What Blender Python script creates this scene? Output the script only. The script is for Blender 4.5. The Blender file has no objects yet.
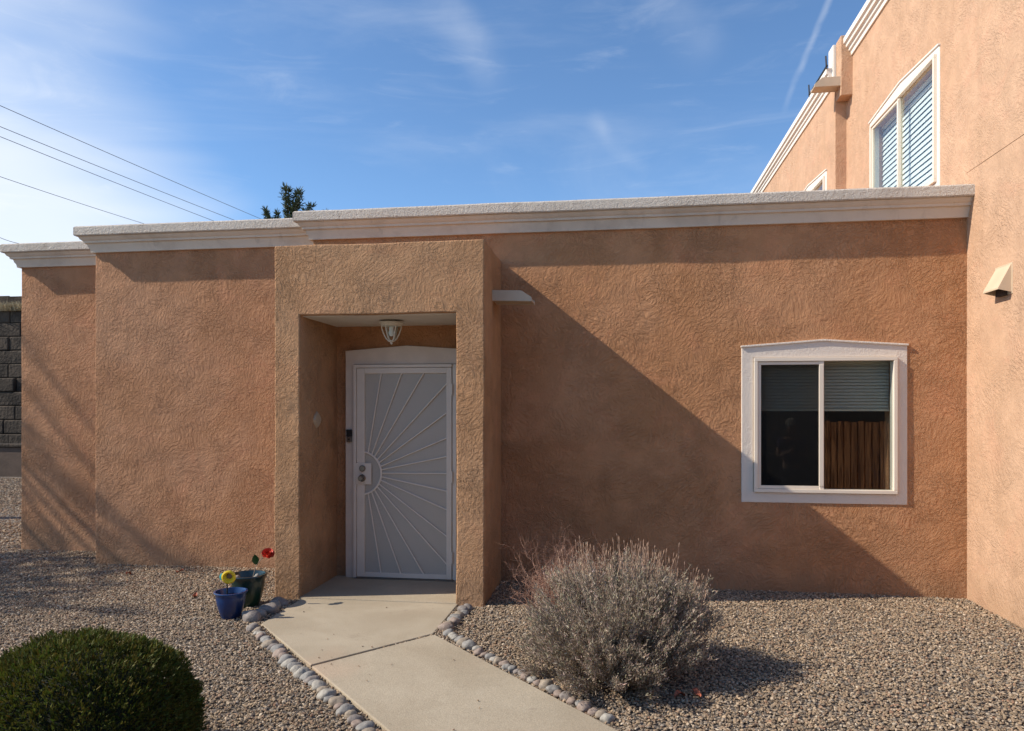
import bpy, bmesh, math, random
import numpy as np
from mathutils import Vector, noise, Matrix
R = math.radians
random.seed(7); rng = np.random.default_rng(7)
scn = bpy.context.scene
col = scn.collection

# ------------------------------------------------------------------ nodes
class NT:
    def __init__(s, tree): s.t = tree
    def n(s, typ, **kw):
        nd = s.t.nodes.new(typ)
        for k, v in kw.items():
            if k.startswith('i_'):
                key = k[2:]
                key = int(key) if key.isdigit() else key.replace('_', ' ')
                s.set(nd.inputs[key], v)
            else: setattr(nd, k, v)
        return nd
    def set(s, sock, v):
        if isinstance(v, bpy.types.NodeSocket): s.t.links.new(v, sock)
        elif isinstance(v, bpy.types.Node): s.t.links.new(v.outputs[0], sock)
        else: sock.default_value = v
    def math(s, op, a, b=None, c=None, clamp=False):
        nd = s.t.nodes.new('ShaderNodeMath'); nd.operation = op; nd.use_clamp = clamp
        s.set(nd.inputs[0], a)
        if b is not None: s.set(nd.inputs[1], b)
        if c is not None: s.set(nd.inputs[2], c)
        return nd.outputs[0]
    def mix(s, f, a, b, blend='MIX'):
        nd = s.t.nodes.new('ShaderNodeMix'); nd.data_type = 'RGBA'; nd.blend_type = blend
        s.set(nd.inputs['Factor'], f)
        s.set(nd.inputs[6], a if not isinstance(a, tuple) else (*a, 1)[:4])
        s.set(nd.inputs[7], b if not isinstance(b, tuple) else (*b, 1)[:4])
        return nd.outputs[2]
    def noise(s, vec, scale, detail=4, rough=.55, dist=0, typ='FBM'):
        nd = s.t.nodes.new('ShaderNodeTexNoise'); nd.noise_type = typ
        if vec is not None: s.set(nd.inputs['Vector'], vec)
        nd.inputs['Scale'].default_value = scale; nd.inputs['Detail'].default_value = detail
        nd.inputs['Roughness'].default_value = rough; nd.inputs['Distortion'].default_value = dist
        return nd.outputs[0]
    def ramp(s, f, a, b, c0=0., c1=1.):
        nd = s.t.nodes.new('ShaderNodeMapRange'); nd.clamp = True; nd.interpolation_type = 'SMOOTHSTEP'
        s.set(nd.inputs[0], f)
        for i, v in zip((1, 2, 3, 4), (a, b, c0, c1)): s.set(nd.inputs[i], v)
        return nd.outputs[0]

def mat(name):
    m = bpy.data.materials.new(name); m.use_nodes = True
    t = m.node_tree; b = t.nodes['Principled BSDF']
    return m, NT(t), b
def pos(N): return N.n('ShaderNodeNewGeometry').outputs['Position']
def obj_co(N): return N.n('ShaderNodeTexCoord').outputs['Object']

def stucco(name, base, alt, depth=.0095, spec=.2, strokes=True):
    m, N, b = mat(name)
    p = pos(N)
    # trowel strokes: noise whose coordinates are stretched and swirled by a slow noise
    sw = N.n('ShaderNodeTexNoise'); sw.inputs['Scale'].default_value = 2.6; sw.inputs['Detail'].default_value = 1
    N.set(sw.inputs['Vector'], p)
    sc = N.n('ShaderNodeVectorMath', operation='SCALE'); N.set(sc.inputs[0], sw.outputs['Color']); sc.inputs['Scale'].default_value = .24
    ad = N.n('ShaderNodeVectorMath', operation='ADD'); N.set(ad.inputs[0], p); N.set(ad.inputs[1], sc.outputs[0])
    mp = N.n('ShaderNodeMapping', vector_type='TEXTURE'); mp.inputs['Rotation'].default_value = (R(30), R(40), 0); mp.inputs['Scale'].default_value = (1, 1, 2.7)
    N.set(mp.inputs['Vector'], ad.outputs[0])
    mp2 = N.n('ShaderNodeMapping', vector_type='TEXTURE'); mp2.inputs['Rotation'].default_value = (R(-35), R(-20), 0); mp2.inputs['Scale'].default_value = (1, 1, 2.2)
    N.set(mp2.inputs['Vector'], ad.outputs[0])
    r1 = N.noise(mp.outputs[0], 46, 4, .64, .3)
    r2 = N.noise(mp2.outputs[0], 42, 4, .64, .35)
    pick = N.ramp(N.noise(p, 3.6, 3), .46, .62)
    st = N.math('ADD', N.math('MULTIPLY', r1, pick), N.math('MULTIPLY', r2, N.math('SUBTRACT', 1., pick)))
    st = N.ramp(st, .40, .62)
    fine = N.noise(p, 130, 3, .6)
    big = N.noise(p, 3.5, 2)
    h = N.math('ADD', N.math('MULTIPLY', st, .75), N.math('MULTIPLY', fine, .55))
    h = N.math('ADD', h, N.math('MULTIPLY', big, 1.2))
    amp = N.ramp(N.noise(p, 2.4, 3), .35, .65, .45, 1.15)
    bp = N.n('ShaderNodeBump'); bp.inputs['Strength'].default_value = 1
    bp.inputs['Distance'].default_value = depth
    N.set(bp.inputs['Height'], N.math('MULTIPLY', h, amp))
    b.inputs['Base Color'].default_value = (*base, 1)
    v = N.ramp(N.noise(p, 1.1, 5, .6, .4), .32, .7)
    c = N.mix(v, base, alt)
    c = N.mix(N.math('MULTIPLY', N.ramp(N.noise(p, 2.7, 5, .65, .8), .50, .70), .45), c, tuple(a * k for a, k in zip(alt, (1.06, .93, .92))))
    smp = N.n('ShaderNodeMapping'); smp.inputs['Scale'].default_value = (7, 7, .45); N.set(smp.inputs['Vector'], p)
    v2 = N.math('MULTIPLY', N.ramp(N.noise(p, 7, 4, .6), .3, .75, .92, 1.07), N.ramp(N.noise(smp.outputs[0], 1.2, 4), .52, .75, 1.0, .93))
    cc = N.n('ShaderNodeVectorMath', operation='SCALE'); N.set(cc.inputs[0], c); N.set(cc.inputs['Scale'], v2)
    cv = N.n('ShaderNodeTexVoronoi'); cv.feature = 'DISTANCE_TO_EDGE'; cv.inputs['Scale'].default_value = .8
    cw = N.n('ShaderNodeVectorMath', operation='ADD'); N.set(cw.inputs[0], p)
    cn = N.n('ShaderNodeTexNoise'); cn.inputs['Scale'].default_value = 3.; cn.inputs['Detail'].default_value = 6; N.set(cn.inputs['Vector'], p)
    N.set(cw.inputs[1], cn.outputs['Color']); N.set(cv.inputs['Vector'], cw.outputs[0])
    ck = N.math('MULTIPLY', N.ramp(cv.outputs['Distance'], .0, .0035, 1., 0.), N.ramp(N.noise(p, .8, 2), .52, .60))
    c4 = N.mix(N.math('MULTIPLY', ck, .5), cc.outputs[0], tuple(.45 * a for a in base))
    # dust splashed up from the gravel along the foot of the wall
    z = N.n('ShaderNodeSeparateXYZ'); N.set(z.inputs[0], p)
    dz = N.math('ADD', z.outputs[2], N.math('MULTIPLY', N.noise(p, 4, 3), -.35))
    dust = N.ramp(dz, -.12, .16, .38, 0.)
    c2 = N.mix(dust, c4, (.31, .20, .12))
    N.set(b.inputs['Base Color'], c2)
    b.inputs['Roughness'].default_value = .92; b.inputs['Specular IOR Level'].default_value = spec
    N.set(b.inputs['Normal'], bp.outputs[0])
    return m
def plain(name, base, rough=.5, var=.06, vscale=6, bump=0, bscale=60, metal=0, spec=.4):
    m, N, b = mat(name)
    p = obj_co(N)
    f = N.ramp(N.noise(p, vscale, 4), .3, .7, 1 - var, 1 + var)
    sc = N.n('ShaderNodeVectorMath', operation='SCALE'); sc.inputs[0].default_value = base; N.set(sc.inputs['Scale'], f)
    N.set(b.inputs['Base Color'], sc.outputs[0])
    b.inputs['Roughness'].default_value = rough; b.inputs['Metallic'].default_value = metal
    b.inputs['Specular IOR Level'].default_value = spec
    if bump:
        bp = N.n('ShaderNodeBump'); bp.inputs['Distance'].default_value = bump
        N.set(bp.inputs['Height'], N.noise(p, bscale, 4)); N.set(b.inputs['Normal'], bp.outputs[0])
    return m
def attr_mat(name, rough=.8, mult=1.0, trans=0, spec=.25, bump=0):
    m, N, b = mat(name)
    a = N.n('ShaderNodeAttribute', attribute_name='tint')
    sc = N.n('ShaderNodeVectorMath', operation='SCALE'); N.set(sc.inputs[0], a.outputs['Color'])
    N.set(sc.inputs['Scale'], N.ramp(N.noise(pos(N), 90, 3), .3, .7, .82 * mult, 1.15 * mult))
    N.set(b.inputs['Base Color'], sc.outputs[0])
    b.inputs['Roughness'].default_value = rough; b.inputs['Specular IOR Level'].default_value = spec
    if trans:
        tr = N.n('ShaderNodeBsdfTranslucent'); N.set(tr.inputs[0], sc.outputs[0])
        mx = N.n('ShaderNodeMixShader'); mx.inputs[0].default_value = trans
        N.set(mx.inputs[1], b.outputs[0]); N.set(mx.inputs[2], tr.outputs[0])
        N.set(m.node_tree.nodes['Material Output'].inputs[0], mx.outputs[0])
    return m

M = {}
M['stucco'] = stucco('stucco_terracotta', (.465, .225, .105), (.53, .274, .142))
M['stucco_left'] = stucco('stucco_dusty', (.43, .216, .112), (.47, .252, .143))
M['stucco_porch'] = stucco('stucco_tan', (.445, .240, .122), (.485, .276, .150), depth=.011)
M['stucco_right'] = stucco('stucco_peach', (.52, .325, .205), (.555, .355, .232), depth=.0045)
# white moulding
def white_stucco(name, base, depth, stain=.35):
    m, N, b = mat(name)
    p = pos(N)
    st = N.ramp(N.noise(p, 2.2, 6, .65, .5), .45, .72)
    mp = N.n('ShaderNodeMapping'); mp.inputs['Scale'].default_value = (9, 9, 1.2); N.set(mp.inputs['Vector'], p)
    dr = N.ramp(N.noise(mp.outputs[0], 1.4, 4), .58, .75)
    f = N.math('MULTIPLY', N.math('ADD', N.math('MULTIPLY', st, .6), N.math('MULTIPLY', dr, .5)), stain, clamp=True)
    c = N.mix(f, base, (.34, .27, .21))
    N.set(b.inputs['Base Color'], c); b.inputs['Roughness'].default_value = .85; b.inputs['Specular IOR Level'].default_value = .2
    bp = N.n('ShaderNodeBump'); bp.inputs['Distance'].default_value = depth
    h = N.math('ADD', N.math('MULTIPLY', N.noise(p, 38, 4, .65, .6), 1.), N.math('MULTIPLY', N.noise(p, 120, 3), .6))
    N.set(bp.inputs['Height'], h); N.set(b.inputs['Normal'], bp.outputs[0])
    return m
M['cap'] = white_stucco('white_cap_stucco', (.64, .565, .485), .018, .6)
M['moulding'] = white_stucco('white_moulding_paint', (.66, .555, .45), .0025, .6)
M['trim'] = white_stucco('white_trim_stucco', (.74, .645, .55), .004, .12)
M['mouldingR'] = white_stucco('bright_moulding_paint', (.78, .73, .66), .001, .12)
M['vinyl'] = plain('white_vinyl', (.78, .68, .56), .35, .02)
M['door_white'] = plain('door_white_enamel', (.68, .60, .52), .4, .03)
M['ray_white'] = plain('ray_white_enamel', (.76, .69, .61), .35, .02)
M['jamb'] = plain('door_casing_paint', (.64, .535, .45), .6, .05, bump=.002)
M['ceiling'] = plain('ceiling_paint', (.68, .64, .58), .8, .04, bump=.002, bscale=90)
M['canale'] = plain('canale_paint', (.50, .41, .31), .7, .06)
M['hood'] = plain('vent_hood_paint', (.60, .46, .32), .6, .05)
M['hood_dark'] = plain('vent_mouth', (.05, .035, .03), .8)
M['black'] = plain('black_plastic', (.015, .015, .017), .3)
M['silver'] = plain('satin_nickel', (.22, .20, .18), .35, metal=1)
M['bronze'] = plain('dark_metal', (.05, .05, .055), .5, metal=.6)
M['wire'] = plain('weathered_wire', (.16, .16, .17), .6)
M['lantern'] = plain('lantern_white_metal', (.62, .57, .48), .45)
M['blind'] = plain('blind_vinyl', (.36, .33, .27), .6, .03)
M['blind_bright'] = plain('blind_white', (.86, .88, .88), .5, .02)
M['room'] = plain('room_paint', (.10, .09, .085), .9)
M['roof'] = plain('roof_gravel', (.35, .33, .31), .9, .1)
M['plaque'] = plain('plaque_ceramic', (.42, .31, .21), .6)
M['concrete_wall'] = plain('block_grey', (.055, .040, .028), .95, .5, 2, bump=.03, bscale=14)
M['tan_wall'] = plain('low_tan_block', (.11, .075, .055), .9, .15, 4, bump=.004, bscale=20)

# concrete walk
def concrete():
    m, N, b = mat('walk_concrete'); p = pos(N)
    v = N.ramp(N.noise(p, 1.6, 6, .6, .4), .3, .72)
    c = N.mix(v, (.34, .28, .200), (.42, .355, .262))
    s = N.ramp(N.noise(p, 5, 6, .7, 1.2), .60, .72)
    c = N.mix(N.math('MULTIPLY', s, .5), c, (.25, .20, .15))
    pk = N.ramp(N.noise(p, .9, 2), .56, .7)
    c = N.mix(N.math('MULTIPLY', pk, .3), c, (.47, .30, .20))
    sp = N.ramp(N.noise(p, 190, 2), .30, .70, .84, 1.12)
    sc = N.n('ShaderNodeVectorMath', operation='SCALE'); N.set(sc.inputs[0], c); N.set(sc.inputs['Scale'], sp)
    vo = N.n('ShaderNodeTexVoronoi'); vo.inputs['Scale'].default_value = 1.7; vo.feature = 'DISTANCE_TO_EDGE'
    wv = N.n('ShaderNodeVectorMath', operation='ADD'); N.set(wv.inputs[0], p)
    nn = N.n('ShaderNodeTexNoise'); nn.inputs['Scale'].default_value = 5; N.set(nn.inputs['Vector'], p)
    N.set(wv.inputs[1], nn.outputs['Color']); N.set(vo.inputs['Vector'], wv.outputs[0])
    cr = N.math('MULTIPLY', N.ramp(vo.outputs['Distance'], .0, .004, 1., 0.), N.ramp(N.noise(p, 1.3, 2), .56, .62))
    c3 = N.mix(N.math('MULTIPLY', cr, .6), sc.outputs[0], (.12, .10, .08))
    N.set(b.inputs['Base Color'], c3)
    b.inputs['Roughness'].default_value = .9; b.inputs['Specular IOR Level'].default_value = .25
    bp = N.n('ShaderNodeBump'); bp.inputs['Distance'].default_value = .002
    N.set(bp.inputs['Height'], N.math('ADD', N.noise(p, 160, 3), N.math('MULTIPLY', N.noise(p, 6, 3), 1.5)))
    N.set(b.inputs['Normal'], bp.outputs[0]); return m
M['concrete'] = concrete()
M['bounce'] = plain('bounce_slab_pale', (.56, .47, .36), .9, .1, 1)
def ground_mat():
    m, N, b = mat('ground_gravel_bed'); p = pos(N)
    vo = N.n('ShaderNodeTexVoronoi'); vo.inputs['Scale'].default_value = 55; N.set(vo.inputs['Vector'], p)
    hs = N.n('ShaderNodeSeparateColor'); N.set(hs.inputs[0], vo.outputs['Color'])
    c = N.mix(hs.outputs[0], (.12, .095, .072), (.34, .28, .22))
    c = N.mix(N.ramp(vo.outputs['Distance'], .3, .75), c, (.06, .048, .038))
    N.set(b.inputs['Base Color'], c); b.inputs['Roughness'].default_value = .95
    bp = N.n('ShaderNodeBump'); bp.inputs['Distance'].default_value = .012; bp.invert = True
    N.set(bp.inputs['Height'], vo.outputs['Distance']); N.set(b.inputs['Normal'], bp.outputs[0]); return m
M['ground'] = ground_mat()
def stone_mat(name, a, bb):
    m, N, b = mat(name); p = obj_co(N)
    w = N.noise(p, 22, 6, .65, 1.5)
    c = N.mix(N.ramp(w, .35, .68), a, bb)
    sp = N.ramp(N.noise(p, 160, 2), .62, .72)
    c = N.mix(N.math('MULTIPLY', sp, .4), c, (.42, .38, .34))
    N.set(b.inputs['Base Color'], c); b.inputs['Roughness'].default_value = .75
    bp = N.n('ShaderNodeBump'); bp.inputs['Distance'].default_value = .004
    N.set(bp.inputs['Height'], N.noise(p, 45, 4)); N.set(b.inputs['Normal'], bp.outputs[0]); return m
STONES = [('blue grey', stone_mat('stone_blue_grey', (.20, .19, .175), (.28, .255, .225))),
          ('pinkish brown', stone_mat('stone_pink', (.24, .175, .14), (.31, .24, .19))),
          ('tan', stone_mat('stone_tan', (.30, .24, .175), (.21, .17, .13))),
          ('pale grey', stone_mat('stone_pale', (.35, .32, .27), (.25, .225, .19))),
          ('mauve grey', stone_mat('stone_mauve', (.17, .145, .13), (.26, .22, .19)))]
def glaze(name, c, c2):
    m, N, b = mat(name); p = obj_co(N)
    z = N.n('ShaderNodeSeparateXYZ'); N.set(z.inputs[0], p)
    f = N.ramp(N.math('ADD', N.math('MULTIPLY', z.outputs[2], 4.), N.noise(p, 14, 4)), .7, 1.5)
    N.set(b.inputs['Base Color'], N.mix(f, c, c2)); b.inputs['Roughness'].default_value = .3
    b.inputs['Coat Weight'].default_value = .35; b.inputs['Coat Roughness'].default_value = .05
    bp = N.n('ShaderNodeBump'); bp.inputs['Distance'].default_value = .002
    N.set(bp.inputs['Height'], N.noise(p, 20, 2)); N.set(b.inputs['Normal'], bp.outputs[0]); return m
M['blue_glaze'] = glaze('cobalt_glaze', (.004, .020, .085), (.008, .042, .15))
M['green_glaze'] = glaze('dark_green_glaze', (.006, .030, .016), (.005, .020, .022))
M['soil'] = plain('potting_soil', (.035, .026, .02), .95, .3, 40, bump=.01)
def glass():
    m, N, b = mat('window_glass'); t = m.node_tree
    lw = N.n('ShaderNodeLayerWeight'); lw.inputs['Blend'].default_value = .5
    k = N.math('ADD', N.math('MULTIPLY', N.math('POWER', lw.outputs['Facing'], 5.), .8), .042, clamp=True)
    tr = N.n('ShaderNodeBsdfTransparent'); tr.inputs[0].default_value = (.93, .965, .955, 1)
    gl = N.n('ShaderNodeBsdfGlossy'); gl.inputs['Roughness'].default_value = 0
    mx = N.n('ShaderNodeMixShader'); N.set(mx.inputs[0], k); N.set(mx.inputs[1], tr.outputs[0]); N.set(mx.inputs[2], gl.outputs[0])
    N.set(t.nodes['Material Output'].inputs[0], mx.outputs[0]); t.nodes.remove(b); return m
M['glass'] = glass()
def screen():
    m, N, b = mat('insect_screen'); t = m.node_tree
    tr = N.n('ShaderNodeBsdfTransparent'); df = N.n('ShaderNodeBsdfDiffuse'); df.inputs[0].default_value = (.022, .022, .022, 1)
    mx = N.n('ShaderNodeMixShader'); mx.inputs[0].default_value = .27
    N.set(mx.inputs[1], tr.outputs[0]); N.set(mx.inputs[2], df.outputs[0])
    N.set(t.nodes['Material Output'].inputs[0], mx.outputs[0]); t.nodes.remove(b); return m
M['screen'] = screen()
def perf():   # perforated sheet of the security door
    m, N, b = mat('perforated_sheet'); p = pos(N)
    mp = N.n('ShaderNodeMapping'); mp.inputs['Rotation'].default_value = (0, R(45), 0); N.set(mp.inputs['Vector'], p)
    vo = N.n('ShaderNodeTexVoronoi'); vo.inputs['Scale'].default_value = 240; vo.inputs['Randomness'].default_value = 0
    N.set(vo.inputs['Vector'], mp.outputs[0])
    f = N.ramp(vo.outputs['Distance'], .28, .40)
    N.set(b.inputs['Base Color'], N.mix(f, (.15, .135, .12), (.52, .47, .41))); b.inputs['Roughness'].default_value = .5; return m
M['perf'] = perf()
def wood():
    m, N, b = mat('fence_wood'); p = obj_co(N)
    mp = N.n('ShaderNodeMapping'); mp.inputs['Scale'].default_value = (1, 1, .06); N.set(mp.inputs['Vector'], p)
    w = N.noise(mp.outputs[0], 34, 5, .75, .6)
    N.set(b.inputs['Base Color'], N.mix(N.ramp(w, .35, .65), (.10, .022, .006), (.85, .36, .15)))
    b.inputs['Roughness'].default_value = .8; return m
M['wood'] = wood()
M['bark'] = plain('bark', (.13, .10, .075), .9, .3, 12, bump=.01, bscale=20)
M['twig'] = plain('grey_twig', (.26, .20, .15), .85, .3, 20)
M['stalk'] = plain('dry_flower_stalk', (.44, .285, .195), .85, .2, 20)
M['red_twig'] = plain('reddish_twig', (.40, .225, .155), .8, .25, 20)
M['leafattr'] = attr_mat('foliage', .65, 1, .25)
M['drybush'] = attr_mat('dry_grey_foliage', .9, 1, .15)
M['pebble'] = attr_mat('pebbles', .85, 1)
M['needles'] = attr_mat('needles', .6, 1, .2)
M['core'] = plain('shade_core_dark', (.018, .020, .010), .95)
M['skin'] = plain('skin', (.45, .27, .19), .6)
M['shirt'] = plain('purple_shirt', (.10, .08, .17), .85)
M['capcloth'] = plain('pale_cap', (.42, .38, .32), .8)
M['trousers'] = plain('dark_trousers', (.04, .04, .06), .85)
M['red_petal'] = plain('red_petal', (.62, .045, .02), .5, .15)
M['green_leaf'] = plain('waxy_green_leaf', (.02, .07, .015), .35, .1)
M['yellow'] = plain('yellow_plastic', (.75, .52, .02), .35)
M['teal'] = plain('teal_plastic', (.02, .22, .24), .4)
M['deadleaf'] = plain('dead_leaf', (.30, .09, .05), .8, .3, 30)
M['hillgrass'] = plain('dry_hill_grass', (.42, .33, .21), .95, .35, 1.2, bump=.05, bscale=9)
M['neigh'] = plain('neighbour_stucco', (.26, .18, .13), .9, .05, bump=.004)

# ------------------------------------------------------------------ objects
def link(o, parent=None):
    col.objects.link(o)
    if parent:
        o.parent = parent
        if parent.name in WORLD: o.matrix_parent_inverse = Matrix.Translation(-parent.location)   # its parts are drawn in world coordinates
    return o
WORLD = {'house', 'two_storey_house', 'retaining_wall', 'garden_wall', 'neighbour_house'}
def tag(o, label, cat, group=None, kind=None):
    if label: o['label'] = label
    if cat: o['category'] = cat
    if group: o['group'] = group
    if kind: o['kind'] = kind
    return o
def empty(name, loc, label, cat, group=None):
    o = bpy.data.objects.new(name, None); o.location = loc; o.empty_display_size = .1
    link(o); return tag(o, label, cat, group)
class MB:
    def __init__(s): s.v = []; s.f = []
    def add(s, vs, fs):
        k = len(s.v); s.v += [tuple(v) for v in vs]; s.f += [tuple(i + k for i in f) for f in fs]; return s
    def box(s, x0, x1, y0, y1, z0, z1, mtx=None):
        vs = [Vector((x, y, z)) for x in (x0, x1) for y in (y0, y1) for z in (z0, z1)]
        if mtx: vs = [mtx @ v for v in vs]
        return s.add(vs, [(0, 1, 3, 2), (4, 6, 7, 5), (0, 4, 5, 1), (2, 3, 7, 6), (0, 2, 6, 4), (1, 5, 7, 3)])
    def tube(s, pts, rad, n=6, cap=True):
        pts = [Vector(p) for p in pts]; rr = rad if hasattr(rad, '__len__') else [rad] * len(pts)
        k = len(s.v); prev = None
        for i, p in enumerate(pts):
            d = (pts[min(i + 1, len(pts) - 1)] - pts[max(i - 1, 0)]).normalized()
            if prev is None:
                a = d.cross(Vector((0, 0, 1)));
                if a.length < 1e-3: a = d.cross(Vector((1, 0, 0)))
            else: a = prev - d * prev.dot(d)
            a.normalize(); prev = a; b = d.cross(a)
            for j in range(n):
                th = 2 * math.pi * j / n
                s.v.append(tuple(p + (a * math.cos(th) + b * math.sin(th)) * rr[i]))
        for i in range(len(pts) - 1):
            for j in range(n):
                s.f.append((k + i * n + j, k + i * n + (j + 1) % n, k + (i + 1) * n + (j + 1) % n, k + (i + 1) * n + j))
        if cap:
            s.f.append(tuple(k + j for j in range(n))[::-1]); s.f.append(tuple(k + (len(pts) - 1) * n + j for j in range(n)))
        return s
    def lathe(s, prof, n=24, c=(0, 0, 0)):
        k = len(s.v)
        for r, z in prof:
            for j in range(n):
                th = 2 * math.pi * j / n; s.v.append((c[0] + r * math.cos(th), c[1] + r * math.sin(th), c[2] + z))
        for i in range(len(prof) - 1):
            for j in range(n):
                s.f.append((k + i * n + j, k + i * n + (j + 1) % n, k + (i + 1) * n + (j + 1) % n, k + (i + 1) * n + j))
        return s
    def prism(s, poly, z0, z1):
        n = len(poly)
        return s.add([(x, y, z0) for x, y in poly] + [(x, y, z1) for x, y in poly],
                     [tuple(range(n))[::-1], tuple(range(n, 2 * n))] + [(i, (i + 1) % n, n + (i + 1) % n, n + i) for i in range(n)])
    def build(s, name, m, parent=None, smooth=None, bevel=0, loc=None, rotz=0, fix=True):
        me = bpy.data.meshes.new(name); me.from_pydata(s.v, [], s.f); me.materials.append(m)
        if fix:
            bm = bmesh.new(); bm.from_mesh(me); bmesh.ops.recalc_face_normals(bm, faces=bm.faces); bm.to_mesh(me); bm.free()
        if smooth is not None:
            me.polygons.foreach_set('use_smooth', [True] * len(me.polygons)); me.set_sharp_from_angle(angle=R(smooth))
        o = bpy.data.objects.new(name, me); link(o, parent)
        if loc: o.location = loc
        o.rotation_euler.z = rotz
        if bevel:
            b = o.modifiers.new('bevel', 'BEVEL'); b.width = bevel; b.segments = 2; b.limit_method = 'ANGLE'; b.angle_limit = R(40)
        return o

def grid(breaks, res):
    out = []
    for a, b in zip(breaks, breaks[1:]):
        n = max(1, round((b - a) / (res if not callable(res) else res(a, b))))
        out += [a + (b - a) * i / n for i in range(n)]
    return out + [breaks[-1]]
def wob(v, amp):
    d = noise.noise_vector(v * 1.9) * amp + noise.noise_vector(v * 9.0) * amp * .35
    return v + d
def vox(name, xs, ys, zs, solid, m, parent, amp=.004):
    nx, ny, nz = len(xs) - 1, len(ys) - 1, len(zs) - 1
    S = np.zeros((nx + 2, ny + 2, nz + 2), bool)
    for i in range(nx):
        cx = (xs[i] + xs[i + 1]) / 2
        for j in range(ny):
            cy = (ys[j] + ys[j + 1]) / 2
            for k in range(nz):
                S[i + 1, j + 1, k + 1] = solid(cx, cy, (zs[k] + zs[k + 1]) / 2)
    idx = {}; V = []; F = []
    def vid(i, j, k):
        t = (i, j, k)
        if t not in idx:
            idx[t] = len(V); V.append(wob(Vector((xs[i], ys[j], zs[k])), amp))
        return idx[t]
    for i, j, k in zip(*np.nonzero(S)):
        a, b, c = i - 1, j - 1, k - 1
        if not S[i - 1, j, k]: F.append((vid(a, b, c), vid(a, b, c + 1), vid(a, b + 1, c + 1), vid(a, b + 1, c)))
        if not S[i + 1, j, k]: F.append((vid(a + 1, b, c), vid(a + 1, b + 1, c), vid(a + 1, b + 1, c + 1), vid(a + 1, b, c + 1)))
        if not S[i, j - 1, k]: F.append((vid(a, b, c), vid(a + 1, b, c), vid(a + 1, b, c + 1), vid(a, b, c + 1)))
        if not S[i, j + 1, k]: F.append((vid(a, b + 1, c), vid(a, b + 1, c + 1), vid(a + 1, b + 1, c + 1), vid(a + 1, b + 1, c)))
        if not S[i, j, k - 1]: F.append((vid(a, b, c), vid(a, b + 1, c), vid(a + 1, b + 1, c), vid(a + 1, b, c)))
        if not S[i, j, k + 1]: F.append((vid(a, b, c + 1), vid(a + 1, b, c + 1), vid(a + 1, b + 1, c + 1), vid(a, b + 1, c + 1)))
    me = bpy.data.meshes.new(name); me.from_pydata([tuple(v) for v in V], [], F); me.materials.append(m)
    me.polygons.foreach_set('use_smooth', [True] * len(me.polygons)); me.set_sharp_from_angle(angle=R(40))
    o = bpy.data.objects.new(name, me); link(o, parent)
    b = o.modifiers.new('bevel', 'BEVEL'); b.width = .009; b.segments = 2; b.limit_method = 'ANGLE'; b.angle_limit = R(50)
    return o

def sweep(name, path, prof, m, parent, amp=.003, step=.09, smooth=35, caps=True):
    """mitred moulding: path in plan, profile (projection, height) on its right-hand side"""
    P = [Vector((x, y)) for x, y in path]
    nrm = [Vector(((b - a).normalized().y, -(b - a).normalized().x)) for a, b in zip(P, P[1:])]
    off = []
    for i in range(len(P)):
        if i == 0: off.append(nrm[0])
        elif i == len(P) - 1: off.append(nrm[-1])
        else:
            a, b = nrm[i - 1], nrm[i]; off.append((a + b) / (1 + a.dot(b)))
    rows = []
    for i in range(len(P) - 1):
        n = max(1, round((P[i + 1] - P[i]).length / step))
        for j in range(n + (i == len(P) - 2)):
            t = j / n
            rows.append((P[i].lerp(P[i + 1], t), off[i].lerp(off[i + 1], t)))
    mb = MB(); L = len(prof)
    for p, o in rows:
        for pr, z in prof:
            q = Vector((p.x + o.x * pr, p.y + o.y * pr, z)); mb.v.append(tuple(wob(q, amp)))
    for i in range(len(rows) - 1):
        for j in range(L):
            mb.f.append((i * L + j, i * L + (j + 1) % L, (i + 1) * L + (j + 1) % L, (i + 1) * L + j))
    if caps: mb.f.append(tuple(range(L))[::-1]); mb.f.append(tuple((len(rows) - 1) * L + j for j in range(L)))
    return mb.build(name, m, parent, smooth=smooth)

def cloud_mesh(name, tv, tf, P, Rm, S, colr, m, parent=None, flat=True):
    """many copies of a small template written straight into one mesh (leaves, pebbles)"""
    tv = np.asarray(tv, float); tf = np.asarray(tf, int); n = len(P)
    if tv.ndim == 2: tvs = np.broadcast_to(tv, (n, *tv.shape))
    else: tvs = tv
    V = np.einsum('nij,nkj->nki', Rm, tvs * S[:, None, :]) + P[:, None, :]
    nv = tvs.shape[1]; k = tf.shape[1]
    F = (tf[None] + (np.arange(n) * nv)[:, None, None]).reshape(-1)
    me = bpy.data.meshes.new(name)
    me.vertices.add(n * nv); me.vertices.foreach_set('co', V.reshape(-1).astype('f'))
    me.loops.add(len(F)); me.loops.foreach_set('vertex_index', F.astype('i'))
    nf = len(F) // k; me.polygons.add(nf); me.polygons.foreach_set('loop_start', (np.arange(nf) * k).astype('i'))
    me.polygons.foreach_set('use_smooth', np.full(nf, not flat))
    at = me.color_attributes.new('tint', 'FLOAT_COLOR', 'POINT')
    c = np.ones((n, nv, 4), 'f'); c[:, :, :3] = colr[:, None, :]
    at.data.foreach_set('color', c.reshape(-1))
    me.materials.append(m); me.update(calc_edges=True)
    o = bpy.data.objects.new(name, me); return link(o, parent)
def basis(d, spin):
    """rotation matrices taking z to unit vectors d with random spin"""
    d = d / np.linalg.norm(d, axis=1, keepdims=True)
    h = np.where(np.abs(d[:, 2:3]) < .9, np.array([[0, 0, 1.]]), np.array([[1., 0, 0]]))
    a = np.cross(h, d); a /= np.linalg.norm(a, axis=1, keepdims=True); b = np.cross(d, a)
    c, s = np.cos(spin)[:, None], np.sin(spin)[:, None]
    return np.stack([a * c + b * s, -a * s + b * c, d], axis=2)

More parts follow.
